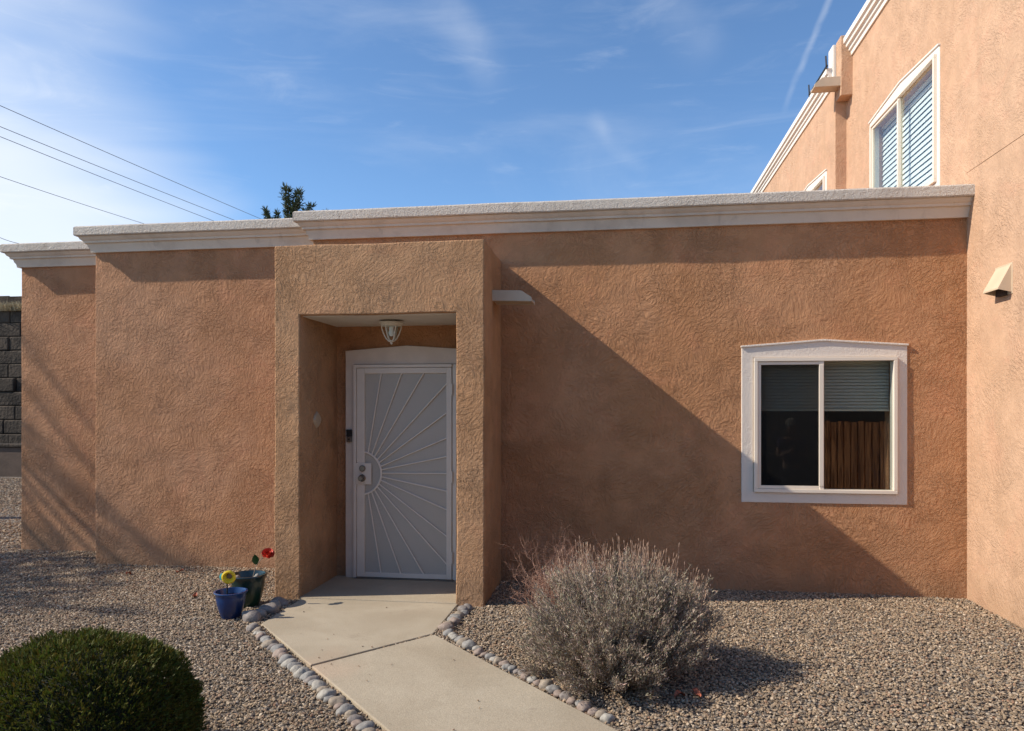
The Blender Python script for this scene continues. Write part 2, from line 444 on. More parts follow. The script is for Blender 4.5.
# ------------------------------------------------------------------ ground
def gz(x, y):
    """gravel height: heaped slightly beside the entrance"""
    return .012 + .022 * math.exp(-((x + 1.6) / 2.4) ** 2) * min(1, max(0, (y - 2.5) / 2.5)) + .008 * noise.noise(Vector((x * 1.3, y * 1.3, 0)))
gx = [-150, -60, -30, -18] + grid([-14, 8], .25) + [14, 30, 70, 150]
gy = [-150, -50, -20, -6, 0] + grid([1.5, 9], .25) + [11, 13, 16, 22, 40, 90, 150]
mb = MB(); W = len(gx)
for y in gy:
    for x in gx:
        ins = -14 <= x <= 8 and 1.5 <= y <= 9
        mb.v.append((x, y, (gz(x, y) if ins else 0) - .006))
for j in range(len(gy) - 1):
    for i in range(W - 1): mb.f.append((j * W + i, j * W + i + 1, (j + 1) * W + i + 1, (j + 1) * W + i))
tag(mb.build('ground', M['ground'], smooth=60, fix=False), 'flat gravel yard around the stucco house', None, kind='structure')

up_slab = [(-2.50, 5.60), (-2.487, 4.884), (-1.796, 4.139), (-1.229, 4.838), (-1.225, 5.60)]
lo_slab = [(-1.783, 4.126), (1.12, .97), (2.36, .95), (-1.216, 4.826)]
tag(MB().prism(up_slab, -.08, .042).build('walkway', M['concrete'], bevel=.006), 'upper pale concrete slab of the path in front of the porch', None, kind='structure')
tag(MB().prism(lo_slab, -.08, .040).build('walkway', M['concrete'], bevel=.006), 'lower pale concrete slab of the path running to the lower right', None, kind='structure')
tag(MB().box(-2.53, -1.23, 5.606, 6.40, -.08, .046).build('porch_floor', M['concrete'], bevel=.006), 'concrete floor of the shaded porch', None, kind='structure')

tag(MB().box(-14, 14, -8.6, .93, -.10, .03).build('bounce_slab', M['bounce']), 'added pale slab behind the viewer, bouncing warm light onto the walls', None, kind='structure')  # added, unseen: pale surface that throws warm sunlight back onto the walls
def inpoly(x, y, poly):
    r = np.zeros_like(x, bool); n = len(poly)
    for i in range(n):
        x1, y1 = poly[i]; x2, y2 = poly[(i + 1) % n]
        c = ((y1 > y) != (y2 > y)) & (x < (x2 - x1) * (y - y1) / (y2 - y1 + 1e-12) + x1); r ^= c
    return r
def scatter(n, box):
    x = rng.uniform(box[0], box[1], n); y = rng.uniform(box[2], box[3], n); return x, y
ico = bmesh.new(); bmesh.ops.create_icosphere(ico, subdivisions=1, radius=1)
iv = np.array([v.co[:] for v in ico.verts]); itf = np.array([[v.index for v in f.verts] for f in ico.faces]); ico.free()
def gravel_patch(name, box, dens, s0, s1, label):
    n = int((box[1] - box[0]) * (box[3] - box[2]) * dens); x, y = scatter(n, box)
    q = x / np.maximum(y, .1); th = math.tan(R(8.13))
    r = (q + th) / (1 - q * th)                       # tangent across the lens
    d = y * math.cos(R(8.13)) - x * math.sin(R(8.13))
    ok = (d > 2.9) & (np.abs(r) < .80)
    for pl in (up_slab, lo_slab): ok &= ~inpoly(x, y, pl)
    ok &= ~((x > -2.74) & (x < -1.015) & (y > 5.58))
    ok &= ~((x > -2.78) & (y > 6.47)) & ~((x > -5.16) & (y > 6.69)) & ~((x > -6.51) & (y > 7.27)) & ~((x > 2.83) & (y > 5.2))
    x, y = x[ok], y[ok]; n = len(x)
    z = np.array([gz(a, b) if -14 < a < 8 and b < 9 else 0 for a, b in zip(x, y)])
    s = rng.uniform(0, 1, n) ** 1.7 * (s1 - s0) + s0
    S = np.stack([s * rng.uniform(.8, 1.35, n), s * rng.uniform(.65, 1.0, n), s * rng.uniform(.4, .7, n)], 1)
    nrm = np.stack([rng.normal(0, .35, n), rng.normal(0, .35, n), np.ones(n)], 1)
    Rm = basis(nrm, rng.uniform(0, 6.28, n))
    pal = np.array([(.36, .29, .215), (.27, .215, .16), (.42, .36, .29), (.30, .22, .165), (.20, .17, .14), (.50, .45, .38), (.28, .18, .13), (.24, .225, .205), (.34, .275, .20)])
    w = np.array([.2, .19, .13, .1, .13, .06, .03, .08, .08]); w /= w.sum()
    c = pal[rng.choice(len(pal), n, p=w)] * np.array([.97, .875, .765]) * rng.uniform(.72, 1.22, (n, 1))
    tv = iv[None] * rng.uniform(.72, 1.12, (n, 12, 1))
    P = np.stack([x, y, z + s * rng.uniform(0, .35, n)], 1)
    if dens > 2000:   # a few pebbles kicked onto the concrete
        k = 70; P[:k, 0] = rng.uniform(-2.4, .6, k); P[:k, 1] = rng.uniform(3.3, 5.7, k); ok = inpoly(P[:k, 0], P[:k, 1], up_slab) | inpoly(P[:k, 0], P[:k, 1], lo_slab); P[:k, 2] = np.where(ok, .046, .0); S[:k] *= .6
    return tag(cloud_mesh(name, tv, itf, P, Rm, S, c, M['pebble']), label, None, kind='stuff')
gravel_patch('gravel', (-7.5, 4.9, 2.4, 7.3), 5000, .0052, .0125, 'loose tan and grey gravel covering the yard')
gravel_patch('gravel', (-14.5, -6.0, 6.5, 15.0), 700, .010, .022, 'gravel stretching back beside the left end of the house')

# ------------------------------------------------------------------ the low house
house = empty('house', (0, 6.46, 0), 'low terracotta stucco house with flat roof, projecting porch and white cornice', 'house')
WX0, WX1, WZ0, WZ1 = 1.14, 2.28, .855, 1.995      # window opening
def hs(x, y, z):
    if x < -5.16:
        b = y > 7.26
    elif x < -2.779: b = y > 6.68
    else: b = y > 6.46
    if not b: return False
    if z > 3.02 and y > 7.6 and -6.2 < x < 2.5: return False
    if WX0 < x < WX1 and WZ0 < z < WZ1 and y < 6.72: return False
    if .2 < x < 2.6 and 6.72 < y < 9.5 and .04 < z < 2.7: return False
    return True
xs = grid([-6.506, -6.2, -5.16, -2.779, .2, WX0, WX1, 2.5, 2.6, 2.84], .075)
ys = grid([6.46, 6.68, 6.72, 7.26, 7.6], .08) + [9.5, 12.7, 13.]
zs = grid([-.1, .04, WZ0, WZ1, 2.7, 3.02, 3.24], .075)
vox('wall', [x for x in xs if x >= -2.78], ys, zs, lambda x, y, z: hs(x, y, z), M['stucco'], house)
vox('wall', [x for x in xs if x <= -2.778], ys, zs, lambda x, y, z: hs(x, y, z), M['stucco_left'], house)
# room lining so the interior is dim
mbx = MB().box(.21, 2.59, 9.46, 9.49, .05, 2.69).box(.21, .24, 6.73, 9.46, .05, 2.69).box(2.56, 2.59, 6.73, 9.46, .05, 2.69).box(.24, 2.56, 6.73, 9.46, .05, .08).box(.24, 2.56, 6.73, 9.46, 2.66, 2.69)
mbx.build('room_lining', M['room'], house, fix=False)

cap_prof = [(.10, 3.262), (.128, 3.263), (.136, 3.272), (.136, 3.345), (.124, 3.358), (-.30, 3.366), (-.32, 3.20), (-.05, 3.20)]
mo_prof = [(-.02, 3.117), (.028, 3.117), (.032, 3.150), (.046, 3.172), (.052, 3.200), (.074, 3.203), (.076, 3.222), (.096, 3.236), (.108, 3.261), (-.02, 3.261)]
for pth in ([(-6.506, 12.9), (-6.506, 7.26), (-5.15, 7.26)], [(-5.16, 7.6), (-5.16, 6.68), (-2.75, 6.68)], [(-2.779, 12.9), (-2.779, 6.46), (2.835, 6.46)]):
    sweep('cornice', pth, mo_prof, M['moulding'], house, amp=.002)
    sweep('parapet_cap', pth, cap_prof, M['cap'], house, amp=.0032, step=.04, smooth=28)

# portico
def ps(x, y, z): return not (-2.522 < x < -1.240 and z < 2.312)
vox('porch_wall', grid([-2.736, -2.522, -1.240, -1.019], .055), grid([5.60, 6.455], .075), grid([-.1, 2.312, 2.872], .055), ps, M['stucco_porch'], house, amp=.007)
vox('porch_wall', grid([-2.54, -1.22], .1), [6.40, 6.458], grid([.0, 2.35], .1), lambda *a: True, M['stucco'], house, amp=.002)
MB().box(-2.53, -1.232, 5.66, 6.41, 2.306, 2.33).build('porch_ceiling', M['ceiling'], house)

# canale beside the porch: open spout, floor, two cheeks, oblique end
def canale(name, parent, m, L, w, h, loc, rotz, label=None):
    mb = MB()
    mb.add([(0, 0, 0), (L, 0, 0), (L, w, 0), (0, w, 0), (0, 0, .018), (L, 0, .018), (L, w, .018), (0, w, .018)],
           [(0, 3, 2, 1), (4, 5, 6, 7), (0, 1, 5, 4), (1, 2, 6, 5), (2, 3, 7, 6), (3, 0, 4, 7)])
    for y in (-.0135, w - .0005):
        mb.add([(0, y, -.004), (L + .002, y, -.004), (L, y, .03), (L - .09, y, h), (0, y, h)] + [(0, y + .014, -.004), (L + .002, y + .014, -.004), (L, y + .014, .03), (L - .09, y + .014, h), (0, y + .014, h)],
               [(0, 1, 2, 3, 4), (9, 8, 7, 6, 5), (0, 5, 6, 1), (1, 6, 7, 2), (2, 7, 8, 3), (3, 8, 9, 4), (4, 9, 5, 0)])
    o = mb.build(name, m, parent, bevel=.003, loc=loc, rotz=rotz)
    if label: o['label'] = label
    return o
o = canale('roof_spout', house, M['canale'], .33, .20, .085, (-1.022, 5.99, 2.455), 0, 'pale roof spout on the right side of the porch'); o.rotation_euler.y = R(2)

# ---- windows (mesh 'window' is the vinyl frame; trim, panes, blinds are its children)
def make_window(parent, loc, rotz, w, h, peak, mull, drop, blind, screen_on=True, thick=.009, tm=None, pitch=.027, op=.0125, lo=.0130, sd=.100, hd=.094, mw=.034):
    """local: x along the wall seen from outside, y into the wall, z up; origin at the bottom left corner of the surround"""
    sl = .088
    x0, x1, z0, z1 = sd, w - sd * .83, sl, h - hd
    f = MB()
    a = .030
    for bx in ((x0, x1, z0, z0 + a), (x0, x1, z1 - a, z1), (x0, x0 + a, z0 + a, z1 - a), (x1 - a, x1, z0 + a, z1 - a)):
        f.box(bx[0], bx[1], -.034, .06, bx[2], bx[3])
    f.box(mull, mull + mw, -.026, .02, z0 + a, z1 - a)
    fr = f.build('window', M['vinyl'], parent, bevel=.003, loc=loc, rotz=rotz)
    # sliding sash: its own stiles and rails
    s = MB(); e = .026
    sx0, sx1, sz0, sz1 = x0 + a + .002, mull + .03, z0 + a + .002, z1 - a - .002
    for bx in ((sx0, sx1, sz0, sz0 + e), (sx0, sx1, sz1 - e, sz1), (sx0, sx0 + e, sz0 + e, sz1 - e), (sx1 - .034, sx1, sz0 + e, sz1 - e)):
        s.box(bx[0], bx[1], -.020 if bx[0] < sx1 - .05 else -.030, -.002, bx[2], bx[3])
    s.build('sliding_sash', M['vinyl'], fr, bevel=.002)
    MB().box(sx0 + .01, sx1 - .01, -.011, -.007, sz0 + .01, sz1 - .01).build('pane', M['glass'], fr)
    MB().box(mull + .03, x1 - a + .006, .000, .004, z0 + a - .006, z1 - a + .006).build('pane', M['glass'], fr)
    if screen_on:
        MB().box(sx0 + .02, sx1 - .03, -.0165, -.0155, sz0 + .02, sz1 - .02).build('insect_screen', M['screen'], fr)
    # blinds
    top = z1 - .02; bot = z0 + (z1 - z0) * (1 - drop)
    sb = MB(); sb.box(x0 + .02, x1 - .02, .085, .125, top - .03, top)
    n = int((top - bot) / pitch)
    for i in range(n):
        z = top - .035 - i * pitch
        sb.add([(x0 + .025, .092, z - lo), (x1 - .025, .092, z - lo), (x1 - .025, .106, z + op), (x0 + .025, .106, z + op),
                (x0 + .025, .0935, z - lo - .0005), (x1 - .025, .0935, z - lo - .0005), (x1 - .025, .1075, z + op - .0005), (x0 + .025, .1075, z + op - .0005)],
               [(0, 1, 2, 3), (7, 6, 5, 4), (0, 4, 5, 1), (1, 5, 6, 2), (2, 6, 7, 3), (3, 7, 4, 0)])
    sb.box(x0 + .025, x1 - .025, .088, .112, bot - .012, bot + .006)
    sb.build('blind', blind, fr)
    # stucco surround with a shallow gable head
    def ring(o_, i_, y0, y1):
        m_ = MB(); n_ = len(o_)
        for y in (y0, y1): m_.v += [(p[0], y, p[1]) for p in o_] + [(p[0], y, p[1]) for p in i_]
        for k in range(n_):
            j = (k + 1) % n_
            m_.f += [(k, j, n_ + j, n_ + k), (2 * n_ + k, 3 * n_ + k, 3 * n_ + j, 2 * n_ + j), (k, 2 * n_ + k, 2 * n_ + j, j), (n_ + k, n_ + j, 3 * n_ + j, 3 * n_ + k)]
        return m_
    out = [(0, 0), (w, 0), (w, h), (w / 2, h + peak), (0, h)]
    inn = [(x0 - .002, z0 - .002), (x1 + .002, z0 - .002), (x1 + .002, z1 + .002), (w / 2, z1 + .002), (x0 - .002, z1 + .002)]
    tr = ring(out, inn, -thick, .03).build('window_surround', tm or M['trim'], fr, bevel=.006)
    # thin drip lip along the gable head
    lp = MB()
    for (ax, az), (bx, bz) in (((-.006, h), (w / 2, h + peak)), ((w / 2, h + peak), (w + .006, h))):
        lp.add([(ax, -thick - .014, az - .004), (bx, -thick - .014, bz - .004), (bx, .01, bz - .004), (ax, .01, az - .004),
                (ax, -thick - .014, az + .012), (bx, -thick - .014, bz + .012), (bx, .01, bz + .012), (ax, .01, az + .012)],
               [(0, 3, 2, 1), (4, 5, 6, 7), (0, 1, 5, 4), (1, 2, 6, 5), (2, 3, 7, 6), (3, 0, 4, 7)])
    lp.build('drip_lip', tm or M['trim'], fr, bevel=.003)
    return fr
w1 = make_window(house, (1.046, 6.46, .768), 0, 1.322, 1.315, .047, .629, .385, M['blind'])

# ---- front door: casing, metal frame, leaf, perforated sheet, sunburst
dx0, dx1, dz0, dz1 = -2.309, -1.440, .056, 1.925
leaf = MB()
ins = (dx0 + .073, dx1 - .048, .097, 1.875)
leaf.box(dx0, ins[0], 6.326, 6.352, dz0, dz1).box(ins[1], dx1, 6.326, 6.352, dz0, dz1)
leaf.box(ins[0], ins[1], 6.327, 6.351, ins[3], dz1).box(ins[0], ins[1], 6.327, 6.351, dz0, ins[2])
door = leaf.build('security_door', M['door_white'], house, bevel=.003)
MB().box(ins[0] - .01, ins[1] + .01, 6.345, 6.349, ins[2] - .01, ins[3] + .01).build('mesh_panel', M['perf'], door)
cxz = (-2.236, .985)
arc = MB(); pts = []
for i in range(17):
    th = R(-78 + 156 * i / 16); pts.append((-2.277 + .193 * math.cos(th), 6.334, .985 + .193 * math.sin(th)))
arc.tube(pts, .0095, 6).build('sunburst_arc', M['ray_white'], door, smooth=40)
ends = [(-2.085, 1.878), (-1.897, 1.878), (-1.693, 1.878)] + [(-1.486, z) for z in (1.782, 1.525, 1.303, 1.140, .990, .834, .670, .436, .190)] + [(-1.695, .094), (-1.904, .094), (-2.087, .094)]
for ex, ez in ends:
    d = Vector((ex - cxz[0], ez - cxz[1])).normalized()
    # start where the ray crosses the arc
    t = 0
    while math.hypot(cxz[0] + d.x * t + 2.277, d.y * t) < .193: t += .002
    m_ = MB(); a = Vector((cxz[0] + d.x * t, 6.334, cxz[1] + d.y * t)); b = Vector((ex, 6.334, ez))
    m_.tube([a, b], .0062, 6).build('sunburst_bar', M['ray_white'], door, smooth=40)
lk = MB().box(-2.318, -2.172, 6.318, 6.330, .885, 1.075).build('lock_plate', M['door_white'], door, bevel=.003)
def disc(x, z, r, y0, y1, n=20):
    m_ = MB(); k = 0
    m_.v = [(x + rr * math.cos(2 * math.pi * j / n), y, z + rr * math.sin(2 * math.pi * j / n)) for y, rr in ((y1, r), (y0 + .006, r), (y0, r * .8)) for j in range(n)]
    for i in range(2):
        for j in range(n): m_.f.append((i * n + j, i * n + (j + 1) % n, (i + 1) * n + (j + 1) % n, (i + 1) * n + j))
    m_.f.append(tuple(2 * n + j for j in range(n))); return m_
disc(-2.252, 1.028, .028, 6.298, 6.32).build('deadbolt', M['silver'], door, smooth=30)
kn = disc(-2.256, .942, .033, 6.306, 6.32).build('door_knob', M['silver'], door, smooth=30)
disc(-2.256, .942, .024, 6.262, 6.306).build('knob_grip', M['silver'], door, smooth=30)
for z in (1.73, .96, .25): MB().tube([(-1.436, 6.324, z - .05), (-1.436, 6.324, z + .05)], .008, 8).build('hinge', M['door_white'], door, smooth=40)
fm = MB().box(-2.340, -2.312, 6.318, 6.40, .046, 1.955).box(-1.437, -1.400, 6.336, 6.40, .046, 1.955).box(-2.312, -1.437, 6.318, 6.40, 1.928, 1.955)
fm.build('door_frame', M['door_white'], house, bevel=.003)
MB().box(-2.312, -1.437, 6.375, 6.395, .046, 1.93).build('inner_door', M['door_white'], house)
MB().box(-2.33, -1.42, 6.30, 6.398, .044, .054).build('door_threshold', M['silver'], house)
cs = MB()
o_ = [(-2.422, .046), (-2.422, 2.084), (-1.852, 2.125), (-1.282, 2.084), (-1.282, .046)]
i_ = [(-2.343, .046), (-2.343, 1.958), (-1.852, 1.958), (-1.397, 1.958), (-1.397, .046)]
for y in (6.345, 6.402): cs.v += [(p[0], y, p[1]) for p in o_] + [(p[0], y, p[1]) for p in i_]
for k in range(4): j = k + 1; cs.f += [(k, j, 5 + j, 5 + k), (10 + k, 15 + k, 15 + j, 10 + j), (k, 10 + k, 10 + j, j), (5 + k, 5 + j, 15 + j, 15 + k)]
cs.build('door_casing', M['jamb'], house, bevel=.005)

# doorbell, plaque, lantern
db = MB().box(-2.408, -2.358, 6.322, 6.345, 1.312, 1.375).build('video_doorbell', M['black'], None, bevel=.004)
tag(db, 'slim black and silver video doorbell on the left door casing', 'doorbell')
MB().box(-2.406, -2.360, 6.323, 6.343, 1.262, 1.311).build('button_plate', M['silver'], db, bevel=.004)
disc(-2.383, 1.287, .010, 6.319, 6.33).build('push_button', M['black'], db)
pq = MB().add([(0, 0, -.075), (0, .055, -.035), (0, .075, 0), (0, .055, .035), (0, 0, .075), (0, -.055, .035), (0, -.075, 0), (0, -.055, -.035)] +
              [(.022, 0, -.06), (.022, .045, -.028), (.022, .062, 0), (.022, .045, .028), (.022, 0, .06), (.022, -.045, .028), (.022, -.062, 0), (.022, -.045, -.028)],
              [tuple(range(8)), tuple(range(8, 16))[::-1]] + [(i, (i + 1) % 8, 8 + (i + 1) % 8, 8 + i) for i in range(8)]).build('wall_plaque', M['plaque'], None, bevel=.002, loc=(-2.524, 5.93, 1.468))
tag(pq, 'small tan diamond-shaped plaque on the left inner wall of the porch', 'plaque')
lt = empty('porch_light', (-1.882, 5.99, 2.29), 'white tapered lantern with ribbed glass hanging under the porch ceiling', 'lamp')
MB().lathe([(.0, 0), (.10, 0), (.105, -.012), (.085, -.028), (.078, -.034), (0, -.034)], 24).build('canopy', M['lantern'], lt, smooth=35)
lg = MB().lathe([(.072, -.034), (.070, -.06), (.055, -.10), (.036, -.135), (.020, -.152), (0, -.158)], 24).build('lamp_glass', None or M['glass'], lt, smooth=40)
for i in range(6):
    th = R(60 * i + 12); c_, s_ = math.cos(th), math.sin(th)
    MB().tube([(r * c_, r * s_, z) for r, z in ((.082, -.03), (.080, -.055), (.064, -.10), (.044, -.138), (.022, -.158))], .0055, 6).build('rib', M['lantern'], lt, smooth=40)
MB().lathe([(.0, -.152), (.026, -.154), (.026, -.163), (.010, -.170), (.012, -.180), (0, -.190)], 16).build('finial', M['lantern'], lt, smooth=35)
MB().lathe([(0, -.034), (.018, -.036), (.02, -.07), (.026, -.09), (.016, -.115), (0, -.12)], 12).build('bulb', M['blind_bright'], lt, smooth=40)

# ------------------------------------------------------------------ the two storey house on the right
h2 = empty('two_storey_house', (2.826, 9, 0), 'tall sunlit peach stucco house along the right edge with white roof moulding', 'house')
YW = (7.06, 8.67, 3.59, 4.685); YF = (10.07, 11.68, 3.46, 4.56)
def rs(x, y, z):
    if x < 2.826 and y < 9.62: return False
    if y > 9.62 and z > 5.72: return False
    if YW[0] < y < YW[1] and YW[2] < z < YW[3] and x < 3.1: return False
    if YF[0] < y < YF[1] and YF[2] < z < YF[3] and x < 2.96: return False
    if 3.1 < x < 5 and 6.2 < y < 9.3 and 3.2 < z < 5.4: return False
    if 2.96 < x < 5 and 9.8 < y < 12.5 and 3.2 < z < 5.4: return False
    return True
vox('wall', grid([2.685, 2.826, 2.96, 3.1], .14) + [5, 9], grid([5.3, 6.2, YW[0], YW[1], 9.3, 9.62, 9.8, YF[0], YF[1], 12.5], .1) + [14, 16, 18],
    grid([-.1, 3.2, YF[2], YW[2], YF[3], YW[3], 5.4, 5.72, 5.95], .1), rs, M['stucco_right'], h2, amp=.003)
def cprof(z0, z1, p): 
    k = (z1 - z0) / .24
    return [(-.02, z0), (.018, z0), (.024, z0 + .05 * k), (p * .42, z0 + .062 * k), (p * .46, z0 + .10 * k), (p * .72, z0 + .112 * k), (p * .78, z0 + .15 * k), (p, z0 + .165 * k), (p, z1), (-.25, z1 + .01), (-.25, z0 + .1)]
sweep('cornice', [(2.826, 9.74), (2.826, 5.3), (9, 5.3)], cprof(5.85, 6.06, .105), M['mouldingR'], h2, amp=.001)
sweep('cornice', [(2.685, 18), (2.685, 9.63)], cprof(5.6, 5.81, .10), M['mouldingR'], h2, amp=.001)
vox('scupper_boss', grid([2.69, 2.95], .05), grid([9.40, 9.60], .05), grid([5.37, 6.10], .05), lambda *a: True, M['stucco_right'], h2, amp=.004)
o = canale('roof_spout', h2, M['canale'], .33, .16, .11, (2.72, 9.585, 5.50), R(180), 'pale roof spout sticking out of the upper wall')
br = MB().tube([(2.585, 9.60, 5.83), (2.585, 10.46, 5.83)], .014, 6).build('parapet_bracket', M['bronze'], h2, smooth=40)
MB().tube([(2.585, 9.62, 5.80), (2.575, 9.62, 5.96)], .010, 6).build('bracket_pin', M['bronze'], br)
MB().tube([(2.585, 10.44, 5.80), (2.575, 10.44, 5.96)], .010, 6).build('bracket_pin', M['bronze'], br)
make_window(h2, (2.826, 8.763, 3.495), R(-90), 1.803, 1.280, .066, .87, .97, M['blind_bright'], tm=M['mouldingR'], screen_on=False, pitch=.055, op=.027, lo=.0255, sd=.066, hd=.052, mw=.014)
make_window(h2, (2.685, 11.77, 3.37), R(-90), 1.80, 1.280, .066, .87, .97, M['blind_bright'], tm=M['mouldingR'], screen_on=False, pitch=.055, op=.027, lo=.0255, sd=.066, hd=.052, mw=.014)
MB().box(2.8225, 2.826, 5.3, 6.47, 3.484, 3.489).build('control_joint', M['stucco_right'], h2)
MB().box(2.655, 2.70, 9.605, 9.80, 5.62, 6.09).build('cornice_return', M['mouldingR'], h2, bevel=.01)
# vent hood: wedge with open mouth
vh = MB(); y0, y1, xw, p_ = 5.770, 5.985, 2.824, .088
vh.add([(xw, y0, 2.602), (xw, y1, 2.602), (xw - p_, y0, 2.436), (xw - p_, y1, 2.436), (xw, y0, 2.404), (xw, y1, 2.404),
        (xw - p_, y0, 2.426), (xw - p_, y1, 2.426)],
       [(0, 2, 3, 1), (0, 4, 6, 2), (1, 3, 7, 5), (2, 6, 7, 3)])
MB().box(2.8215, 2.826, 5.755, 6.0, 2.392, 2.618).build('vent_flange', M['hood'], h2, bevel=.001)
v_ = vh.build('vent_hood', M['hood'], h2, fix=False); sm = v_.modifiers.new('s', 'SOLIDIFY'); sm.thickness = .006
MB().box(xw - .03, xw + .0, y0 + .05, y1 - .05, 2.39, 2.45).build('vent_mouth_shade', M['hood_dark'], v_)  # near-black box painted as the shade in the hood's opening

# ------------------------------------------------------------------ pots
def pot(name, loc, m, r, h, label, group=None):
    e = empty(name, loc, label, 'plant pot', group)
    pr = [(0, 0), (r * .58, 0), (r * .62, .008), (r * .76, h * .22), (r * .91, h * .52), (r * .98, h * .76), (r * .99, h * .86), (r * 1.08, h * .93), (r * 1.12, h * .97), (r * 1.10, h), (r * 1.0, h * 1.0), (r * .92, h * .9), (0, h * .84)]
    MB().lathe(pr[:11] + [(r * .88, h * .80)], 32).build('pot_body', m, e, smooth=40)
    MB().lathe([(r * .88, h * .72), (r * .4, h * .74), (0, h * .73)], 24).build('soil', M['soil'], e, smooth=60)
    return e
g1 = gz(-2.79, 5.0); g2 = gz(-2.83, 5.33)
pot('plant_pot', (-2.79, 5.02, g1), M['blue_glaze'], .106, .195, 'small cobalt blue glazed pot, in front of the dark green pot')
pot('plant_pot', (-2.835, 5.36, g2), M['green_glaze'], .128, .245, 'larger dark green glazed pot between the blue pot and the porch')
# yellow flower ornament standing in the blue pot
orn = empty('garden_ornament', (-2.81, 5.0, g1 + .14), 'yellow plastic flower ornament on a dark stem in the blue pot', 'garden ornament')
MB().tube([(0, 0, 0), (.003, 0, .08), (0, .0, .165)], .006, 8).build('stem', M['bronze'], orn, smooth=40)
rg = MB(); n = 28
for j in range(n):
    th = 2 * math.pi * j / n; rg.v += [(r_ * math.cos(th), y_, r_ * math.sin(th)) for r_, y_ in ((.044, -.008), (.048, -.022), (.038, -.03), (.024, -.014), (.018, -.006))]
for j in range(n):
    for i in range(4): rg.f.append((j * 5 + i, ((j + 1) % n) * 5 + i, ((j + 1) % n) * 5 + i + 1, j * 5 + i + 1))
o = rg.build('yellow_ring', M['yellow'], orn, smooth=50); o.location = (.03, -.02, .172); o.rotation_euler = (R(8), 0, R(18)); o.scale = (1.05,) * 3
o = disc(0, 0, .022, -.012, .0).build('flower_centre', M['silver'], orn, smooth=40); o.location = (.035, -.02, .175); o.rotation_euler = (R(8), 0, R(22))
tb = MB(); tb.lathe([(0, -.03), (.03, -.02), (.036, 0), (.03, .02), (0, .032)], 16)
o = tb.build('teal_back', M['teal'], orn, smooth=50); o.location = (-.022, .006, .160)
# red rose standing in the green pot
ros = empty('red_rose', (-2.80, 5.36, g2 + .17), 'red rose with one green leaf standing in the dark green pot', 'flower')
MB().tube([(0, 0, 0), (.01, 0, .07), (.03, .0, .14), (.08, -.0, .20), (.125, -.0, .235)], [.004, .0035, .003, .003, .003], 6).build('stem', M['twig'], ros, smooth=40)
pt = MB()
for ring_, (n, r_, tilt, hh) in enumerate(((3, .014, 10, .04), (5, .024, 28, .045), (6, .034, 52, .045), (7, .040, 75, .042))):
    for j in range(n):
        th = 2 * math.pi * (j + .35 * ring_) / n; mt = Matrix.Rotation(th, 4, 'Z') @ Matrix.Translation((r_ * .35, 0, 0)) @ Matrix.Rotation(R(tilt), 4, 'Y')
        vs = []
        for a in range(4):
            for b in range(4):
                u_, w_ = (b / 3 - .5) * 2, a / 3
                wd = r_ * 1.1 * math.sin(math.pi * (.15 + .75 * w_)) + .003
                vs.append(mt @ Vector((-.010 * u_ * u_ + .012 * w_ ** 3 + random.uniform(-.002, .002), u_ * wd, w_ * hh)))
        pt.add(vs, [(a * 4 + b, a * 4 + b + 1, a * 4 + b + 5, a * 4 + b + 4) for a in range(3) for b in range(3)])
o = pt.build('petals', M['red_petal'], ros, smooth=60, fix=False); o.location = (.128, 0, .235); o.rotation_euler = (R(30), R(25), 0); o.scale = (.84,) * 3
lf = MB()
for i in range(7):
    t = i / 6; wd = .026 * math.sin(math.pi * min(1, .06 + t * .94)) + .001
    lf.v += [(-wd, 0, t * .085), (0, .006, t * .085), (wd, 0, t * .085)]
lf.f = [(i * 3 + j, i * 3 + j + 1, i * 3 + j + 4, i * 3 + j + 3) for i in range(6) for j in range(2)]
o = lf.build('leaf', M['green_leaf'], ros, smooth=60, fix=False); o.location = (.035, -.01, .15); o.rotation_euler = (R(10), R(-6), R(25))
# stones lying in the green pot
for (dx, dy, lab, mi, k) in ((-.065, -.045, 'pinkish stone lying in the green pot beside the yellow ornament', 1, .030), (.075, -.02, 'pale stone lying at the right side of the green pot', 3, .026), (.05, .05, 'white stone at the back of the green pot', 3, .022)):
    s_ = MB(); s_.v = [tuple(Vector(v) * k * (1 + .2 * noise.noise(Vector(v) * 1.3))) for v in iv]; s_.f = [tuple(f) for f in itf]
    o = s_.build('pot_stone', STONES[mi][1], None, smooth=80, loc=(-2.835 + dx, 5.36 + dy, g2 + .245 * .90)); sb = o.modifiers.new('s', 'SUBSURF'); sb.levels = sb.render_levels = 2
    tag(o, lab, 'stone')

# ------------------------------------------------------------------ river stones along the walk
ORD = ['first', 'second', 'third', 'fourth', 'fifth', 'sixth', 'seventh', 'eighth', 'ninth', 'tenth', 'eleventh', 'twelfth', 'thirteenth', 'fourteenth', 'fifteenth', 'sixteenth', 'seventeenth', 'eighteenth', 'nineteenth', 'twentieth', 'twenty-first', 'twenty-second', 'twenty-third', 'twenty-fourth', 'twenty-fifth', 'twenty-sixth', 'twenty-seventh', 'twenty-eighth', 'twenty-ninth', 'thirtieth'] + ['thirty-' + w for w in ('first', 'second', 'third', 'fourth', 'fifth', 'sixth', 'seventh', 'eighth', 'ninth')] + ['fortieth'] + ['forty-' + w for w in ('first', 'second', 'third', 'fourth', 'fifth', 'sixth', 'seventh')]
bmi = bmesh.new(); bmesh.ops.create_icosphere(bmi, subdivisions=3, radius=1)
SV = [v.co.copy() for v in bmi.verts]; SF = [tuple(v.index for v in f.verts) for f in bmi.faces]; bmi.free()
